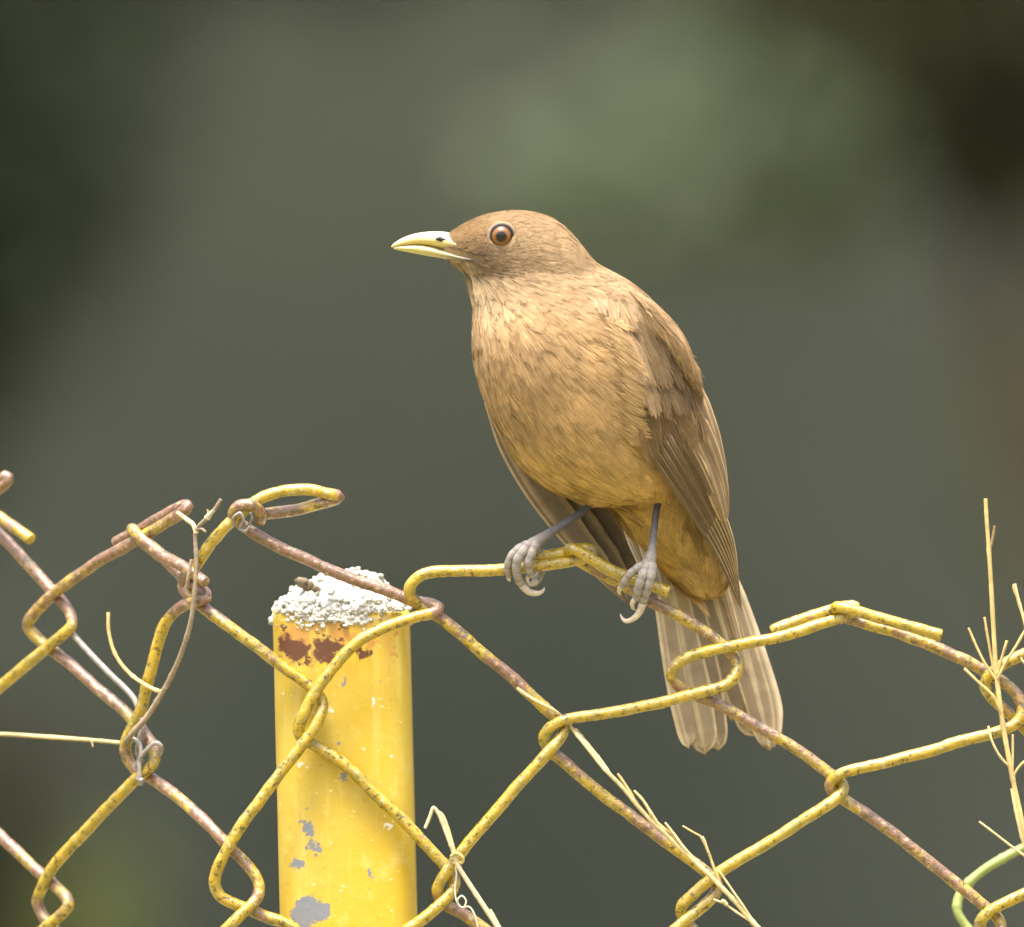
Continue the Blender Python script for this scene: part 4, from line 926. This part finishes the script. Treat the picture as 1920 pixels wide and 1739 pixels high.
# right wing: only its edge and the grey underside show behind the belly, vane colours darkened to paint the shade
rwing = empty('wing', tuple(P(930, 700, 10))); rwing.parent = bird; rwing.matrix_parent_inverse = parent_world(bird).inverted()
for i, (pth, wd, dk, pl) in enumerate([
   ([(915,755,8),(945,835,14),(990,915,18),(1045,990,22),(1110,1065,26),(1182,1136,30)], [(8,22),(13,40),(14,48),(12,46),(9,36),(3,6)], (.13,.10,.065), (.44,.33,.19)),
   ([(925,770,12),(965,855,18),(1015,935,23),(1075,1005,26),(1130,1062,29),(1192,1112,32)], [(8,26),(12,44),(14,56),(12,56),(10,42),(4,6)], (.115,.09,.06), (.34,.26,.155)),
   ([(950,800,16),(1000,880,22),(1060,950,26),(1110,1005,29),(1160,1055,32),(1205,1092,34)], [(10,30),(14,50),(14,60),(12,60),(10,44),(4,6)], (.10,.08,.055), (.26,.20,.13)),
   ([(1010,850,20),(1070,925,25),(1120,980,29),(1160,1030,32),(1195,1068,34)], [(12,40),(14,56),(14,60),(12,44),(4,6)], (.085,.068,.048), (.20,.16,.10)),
   ]):
    blade('flight_feather', pth, wd, rwing, dk, pl, .5, .15, tipround=.4, cup=.12, yaw=-.35, seed=60 + i)
# tail
tail = empty('tail', tuple(P(1290, 1060, 28))); tail.parent = bird; tail.matrix_parent_inverse = parent_world(bird).inverted()
TF = [  # root, middle, tip ... ; half widths (left, right)
   ([(1290,1020,30),(1318,1140,34),(1346,1260,38),(1372,1352,41)], [(10,12),(22,24),(28,26),(22,20)], 0, (.13,.10,.066), TP, .1, .1),
   ([(1268,1015,29.2),(1294,1140,33),(1322,1280,37),(1346,1404,41)], [(12,14),(28,30),(34,34),(24,22)], 7, (.20,.155,.10), TP, .12, .2),
   ([(1305,1020,29.2),(1345,1140,33.2),(1385,1270,37.2),(1420,1378,41)], [(12,14),(26,28),(36,34),(30,24)], 4, (.18,.138,.088), TP, .15, .1),
   ([(1245,1020,28),(1268,1140,32),(1296,1290,36),(1322,1411,40)], [(12,14),(26,30),(30,38),(24,28)], 7, TD, TP, .1, .2),
   ([(1330,1030,28.2),(1366,1130,32),(1408,1260,36),(1444,1404,40)], [(10,12),(22,22),(30,30),(22,22)], 5, (.28,.215,.14), TP, .2, .1),
   ([(1222,1030,27),(1238,1140,31),(1262,1290,35),(1290,1400,39)], [(8,14),(10,26),(12,30),(14,24)], 6, (.33,.26,.17), (.70,.58,.40), .85, .12),
   ([(1352,1040,27.4),(1385,1120,31),(1424,1240,35),(1448,1330,38),(1452,1398,40)], [(8,10),(14,14),(18,18),(20,20),(12,12)], 5, (.32,.25,.165), (.66,.54,.37), .25, .7),
   ([(1345,1060,26),(1362,1120,29.5),(1382,1190,32.5),(1400,1260,35)], [(4,5),(7,9),(6,8),(2,2)], 0, (.30,.22,.13), (.56,.42,.24), .2, .5),
]
for i, (pth, wd, fr_, dk, pl, el, er) in enumerate(TF):
    blade('tail_feather', pth, wd, tail, dk, pl, el, er, fray=fr_, tipround=.30, cup=.16, seg=40, nc=21, seed=80 + i)
# down-curled under-wing feather edges beside the vent
for i, (pth, wd) in enumerate([([(1172,985,14),(1186,1020,16),(1200,1050,18),(1212,1082,20)], [(6,6),(8,6),(8,7),(3,3)]), ([(1196,1005,13),(1206,1035,15),(1215,1062,17)], [(3,4),(5,5),(3,2)])]):
    blade('covert_feather', pth, wd, tail, (.34,.27,.19), (.72,.62,.46), .5, .4, seed=120 + i)

# --- beak
def m_beak():
    m, t, b = new_mat('beak_horn')
    at = N(t, 'ShaderNodeAttribute', attribute_name='col').outputs['Color']
    n = geo_noise(t, 900, 3)
    c = mixc(t, 1.0, at, ramp(t, n, [(.3, g(.9)), (.7, g(1.08))]).outputs[0], 'MULTIPLY')
    t.links.new(c, b.inputs['Base Color']); b.inputs['Roughness'].default_value = .40
    b.inputs['Subsurface Weight'].default_value = .15; b.inputs['Subsurface Radius'].default_value = (.002, .0015, .0006)
    return m
MAT['beak'] = m_beak()
def bill(name, secs, topc, botc, parent, ridge=.0, flip=False):
    """secs: (px, top py, bottom py, half width mm, grey 0..1)"""
    S = crom(np.array(secs, float), 6); n = 20; V = []; Cc = []; F = []
    for x, yt, yb, hw, gr in S:
        my, h = (yt + yb) / 2, (yb - yt) / 2
        for j in range(n):
            a = 2 * math.pi * j / n
            cz, sx = math.cos(a), math.sin(a)
            # a keel on one side, flat cutting edge on the other
            pinch = (1 - .45 * max(0, cz)) if not flip else (1 - .35 * max(0, -cz))
            V.append(P(x, my - h * (abs(cz) ** .85) * (1 if cz > 0 else -1), HC + hw * sx * pinch))
            k = (cz + 1) / 2; cc = np.array(topc) * k + np.array(botc) * (1 - k)
            Cc.append(cc * (1 - gr) + np.array((.13, .122, .115)) * gr)
    m = len(S)
    F = [(i*n+j, i*n+(j+1) % n, (i+1)*n+(j+1) % n, (i+1)*n+j) for i in range(m - 1) for j in range(n)]
    F.append(tuple(range(n - 1, -1, -1))); F.append(tuple((m-1)*n+j for j in range(n)))
    return mesh_obj(name, V, F, MAT['beak'], parent, cols=np.array(Cc))
beak = empty('beak', tuple(P(845, 462, HC))); beak.parent = bird; beak.matrix_parent_inverse = parent_world(bird).inverted()
um = bill('upper_mandible', [(734,461,464.5,.25,0),(742,454,463.5,.9,0),(756,446,461,1.7,0),(778,438.5,459,2.6,0),(802,435,461,3.5,0),(826,434.5,466.5,4.4,.05),(846,438,471.5,6.4,.3),(868,454,477.5,8.6,.75),(886,468,481.5,9.6,.95),(896,474,484,8.5,1)], (.52,.48,.31), (.60,.47,.09), beak)
bill('lower_mandible', [(738,464,467.5,.25,0),(752,461.5,471,1.4,0),(778,459.2,476,2.4,0),(802,461.2,480.5,3.2,.02),(826,468,484.5,4.2,.25),(846,473,489,6.3,.7),(868,479,492,8.5,.85),(886,483,492.5,9.6,1),(896,485,491.5,8.5,1)], (.55,.50,.26), (.48,.42,.13), beak, flip=True)
MAT['dark'] = m_simple('nostril_dark', (.012, .01, .01), (.03, .025, .02), 300, .6)
vb, fb_ = blob(np.zeros(3), 1.0, 1.0, 12, 8)
ns = vb * np.array((.0023, .0013, .00085)); ca_, sa_ = math.cos(-.22), math.sin(-.22)
ns = np.stack([ns[:, 0]*ca_ - ns[:, 2]*sa_*-1*-1, ns[:, 1], ns[:, 0]*sa_ + ns[:, 2]*ca_], 1)
mesh_obj('nostril', ns + P(829, 449.5, HC - 3.75), fb_, MAT['dark'], um)

# --- eye
def m_eye(c0, ax):
    m, t, b = new_mat('amber_eye')
    pos = N(t, 'ShaderNodeNewGeometry').outputs['Position']
    sb = N(t, 'ShaderNodeVectorMath', operation='SUBTRACT'); t.links.new(pos, sb.inputs[0]); sb.inputs[1].default_value = tuple(c0)
    nm = N(t, 'ShaderNodeVectorMath', operation='NORMALIZE'); t.links.new(sb.outputs[0], nm.inputs[0])
    dt = N(t, 'ShaderNodeVectorMath', operation='DOT_PRODUCT'); t.links.new(nm.outputs[0], dt.inputs[0]); dt.inputs[1].default_value = tuple(ax)
    ang = math_n(t, 'ARCCOSINE', dt.outputs['Value'])
    fine = geo_noise(t, 2500, 3)
    ang2 = math_n(t, 'ADD', ang, math_n(t, 'MULTIPLY', math_n(t, 'SUBTRACT', fine, .5), .08))
    r = ramp(t, ang2, [(0, (.002, .002, .003)), (.39, (.002, .002, .003)), (.44, (.10, .036, .007)), (.66, (.22, .092, .012)), (.84, (.11, .045, .008)), (.92, (.02, .012, .008)), (1.0, (.01, .008, .006))])
    t.links.new(r.outputs[0], b.inputs['Base Color']); b.inputs['Roughness'].default_value = .06
    b.inputs['IOR'].default_value = 1.42; b.inputs['Coat Weight'].default_value = .5; b.inputs['Coat Roughness'].default_value = .02
    return m
ER = .0047
ec = P(*EYE, eye_y) + np.array((0, .0021, 0)); eax = np.array((-.06, -1, -.05)); eax /= np.linalg.norm(eax)
eye = empty('eye', tuple(ec)); eye.parent = bird; eye.matrix_parent_inverse = parent_world(bird).inverted()
ebv, ebf = [], []
n, mm = 40, 24
for i in range(mm + 1):
    th = math.pi * i / mm
    for j in range(n):
        ph = 2 * math.pi * j / n
        ebv.append(ec + ER * np.array((math.sin(th) * math.cos(ph), -math.cos(th), math.sin(th) * math.sin(ph))))
ebf = [(i*n+j, i*n+(j+1) % n, (i+1)*n+(j+1) % n, (i+1)*n+j) for i in range(mm) for j in range(n)]
mesh_obj('eyeball', ebv, ebf, m_eye(ec, eax), eye)
def ring(name, r, tr, y, mat, sq=1.0, rough=0.0, dx=0, dz=0):
    V = []; n_, k_ = 72, 10
    for i in range(n_):
        a = 2 * math.pi * i / n_
        q = r * (1 + rough * fbm((math.cos(a) * 3, math.sin(a) * 3, y * 900), 1, 3))
        for j in range(k_):
            b_ = 2 * math.pi * j / k_; tr_ = tr * (1 + rough * 5 * fbm((math.cos(a) * 6, math.sin(a) * 6, 3 + y * 900), 1, 3))
            rr_ = q + tr_ * math.cos(b_)
            V.append(ec + np.array((rr_ * math.cos(a) + dx, y + tr_ * math.sin(b_), rr_ * math.sin(a) * sq + dz)))
    F = [(i*k_+j, i*k_+(j+1) % k_, ((i+1) % n_)*k_+(j+1) % k_, ((i+1) % n_)*k_+j) for i in range(n_) for j in range(k_)]
    return mesh_obj(name, V, F, mat, eye)
MAT['lid'] = m_simple('eye_ring_skin', (.20, .14, .08), (.33, .245, .15), 700, .6, .0003, 1500)
MAT['lid_dark'] = m_simple('dark_lid_rim', (.03, .024, .018), (.07, .055, .04), 900, .5)
ring('lid_rim', .00435, .00033, -.0021, MAT['lid_dark'], 1.0, .01)
ring('eye_ring', .0048, .00042, -.0018, MAT['lid'], 1.0, .03)
ring('orbital_skin', .0054, .00042, -.0010, MAT['lid'], 1.02, .05, 0, -.0003)

# --- legs, feet
TARS = (.062, .062, .070); TOE = (.27, .245, .215)
def limb(name, pts, rads, col, parent, mat='foot', scales=.06, n=12):
    q = crom(np.hstack([np.array([P(x, y, d) for x, y, d in pts]), np.array(rads, float)[:, None] / PXM * (.88 if scales > .04 else 1.0)]), 9)
    s = np.concatenate([[0], np.cumsum(np.linalg.norm(np.diff(q[:, :3], axis=0), axis=1))])
    sc = 1 + scales * np.sin(s / .0017 * math.pi) + scales * .6 * np.array([fbm(p_ * 500, 1, 2) for p_ in q[:, :3]])
    v, f = tube_geo(q[:, :3], q[:, 3] * sc, n)
    if isinstance(col, list): cc = np.array(col); ti = np.clip((np.arange(len(v)) // n) / (len(v) / n), 0, 1); cl = np.stack([np.interp(ti, np.linspace(0, 1, len(cc)), cc[:, k]) for k in range(3)], 1)
    else: cl = np.tile(np.array(col), (len(v), 1))
    cl = cl * (1 + .22 * np.array([fbm(p_ * 700, 1, 3) for p_ in v]))[:, None]
    sv_ = np.concatenate([np.repeat(s[0], 3), s, np.repeat(s[-1], 3)]); crease = np.repeat(np.clip(-np.sin(sv_ / .0017 * math.pi) - .35, 0, 1), n)
    if scales > .04: cl = cl * (1 - .45 * crease)[:, None]
    return mesh_obj(name, v, f, MAT[mat], parent, cols=np.clip(cl, .01, .9))
def leg(tars, trad, toes):
    lg = limb('leg', tars, trad, [TARS, TARS, (.12,.115,.115), TOE, TOE], bird, scales=.03, n=16)
    for tp, tr, cp, cr in toes:
        tb_ = limb('toe', tp, tr, TOE, lg, scales=.045)
        if cp: limb('claw', cp, cr, (.5, .44, .34), tb_, 'claw', 0.0, 10)
# foot on the left wire end (its wire lies at depth about -2)
leg([(1108,944,3),(1085,965,0),(1050,988,-3),(1018,1008,-6),(1000,1020,-7),(988,1032,-7)], [7.5,7.5,8,9.5,12,12.5],
    [([(990,1022,-8),(972,1030,-10),(957,1046,-10.5),(952,1068,-8.5),(955,1080,-6)], [11,9.5,8.5,8,7], [(954,1078,-6),(954,1086,-3),(957,1090,1)], [5,3.5,1]),
     ([(994,1022,-9),(981,1034,-11.5),(969,1054,-11.5),(970,1078,-9),(977,1094,-6),(985,1100,-5)], [12,11,10,9.5,9.5,8.5], [(980,1098,-5.5),(992,1110,-5),(1008,1113,-4),(1018,1108,-3),(1021,1102,-2.5)], [8,6.5,5,3,1]),
     ([(1002,1022,-9),(997,1036,-11.5),(990,1056,-11.5),(993,1074,-9),(998,1080,-7)], [12,10,9,8,7.5], [(995,1076,-8.5),(989,1084,-7),(990,1092,-5.5),(996,1100,-5)], [4.5,4,3,1]),
     ([(1000,1026,-5),(1012,1040,1),(1016,1062,4),(1010,1082,3),(1002,1094,0)], [11,10,9.5,9.5,8], [(1004,1091,0),(994,1096,-4),(989,1088,-5)], [6,4,1.2])])
# foot on the right wire end
leg([(1238,930,0),(1231,957,-3),(1227,990,-6),(1223,1025,-9),(1220,1045,-10),(1216,1060,-10)], [6.5,6.5,6.3,7.5,11,14],
    [([(1214,1058,-11),(1198,1064,-13),(1182,1076,-13),(1170,1094,-11),(1167,1100,-10)], [11,9.5,8.5,8.5,7.5], [(1168,1097,-10.5),(1162,1104,-9.5),(1161,1112,-7),(1165,1116,-4)], [5.5,4.5,3,1]),
     ([(1214,1060,-12),(1206,1078,-14),(1199,1098,-13.5),(1196,1114,-11),(1194,1124,-9)], [12.5,11.5,10.5,10.5,8], [(1194,1120,-9.5),(1186,1130,-8.5),(1187,1140,-7),(1192,1145,-5)], [5.5,5,3.5,1.2]),
     ([(1221,1060,-12),(1220,1080,-14),(1214,1104,-13),(1207,1124,-10),(1203,1138,-8)], [12.5,11,9.5,9.5,8], [(1205,1132,-9),(1199,1148,-8),(1188,1160,-7),(1175,1165,-6),(1167,1160,-5),(1163,1152,-4.5)], [8,6.5,5.5,4.5,3,1]),
     ([(1220,1058,-8),(1228,1076,-2),(1232,1095,5),(1226,1118,8),(1214,1130,6)], [11,10,10,9.5,8], [(1217,1128,6),(1206,1132,1),(1199,1126,-2)], [6,4,1.2])])
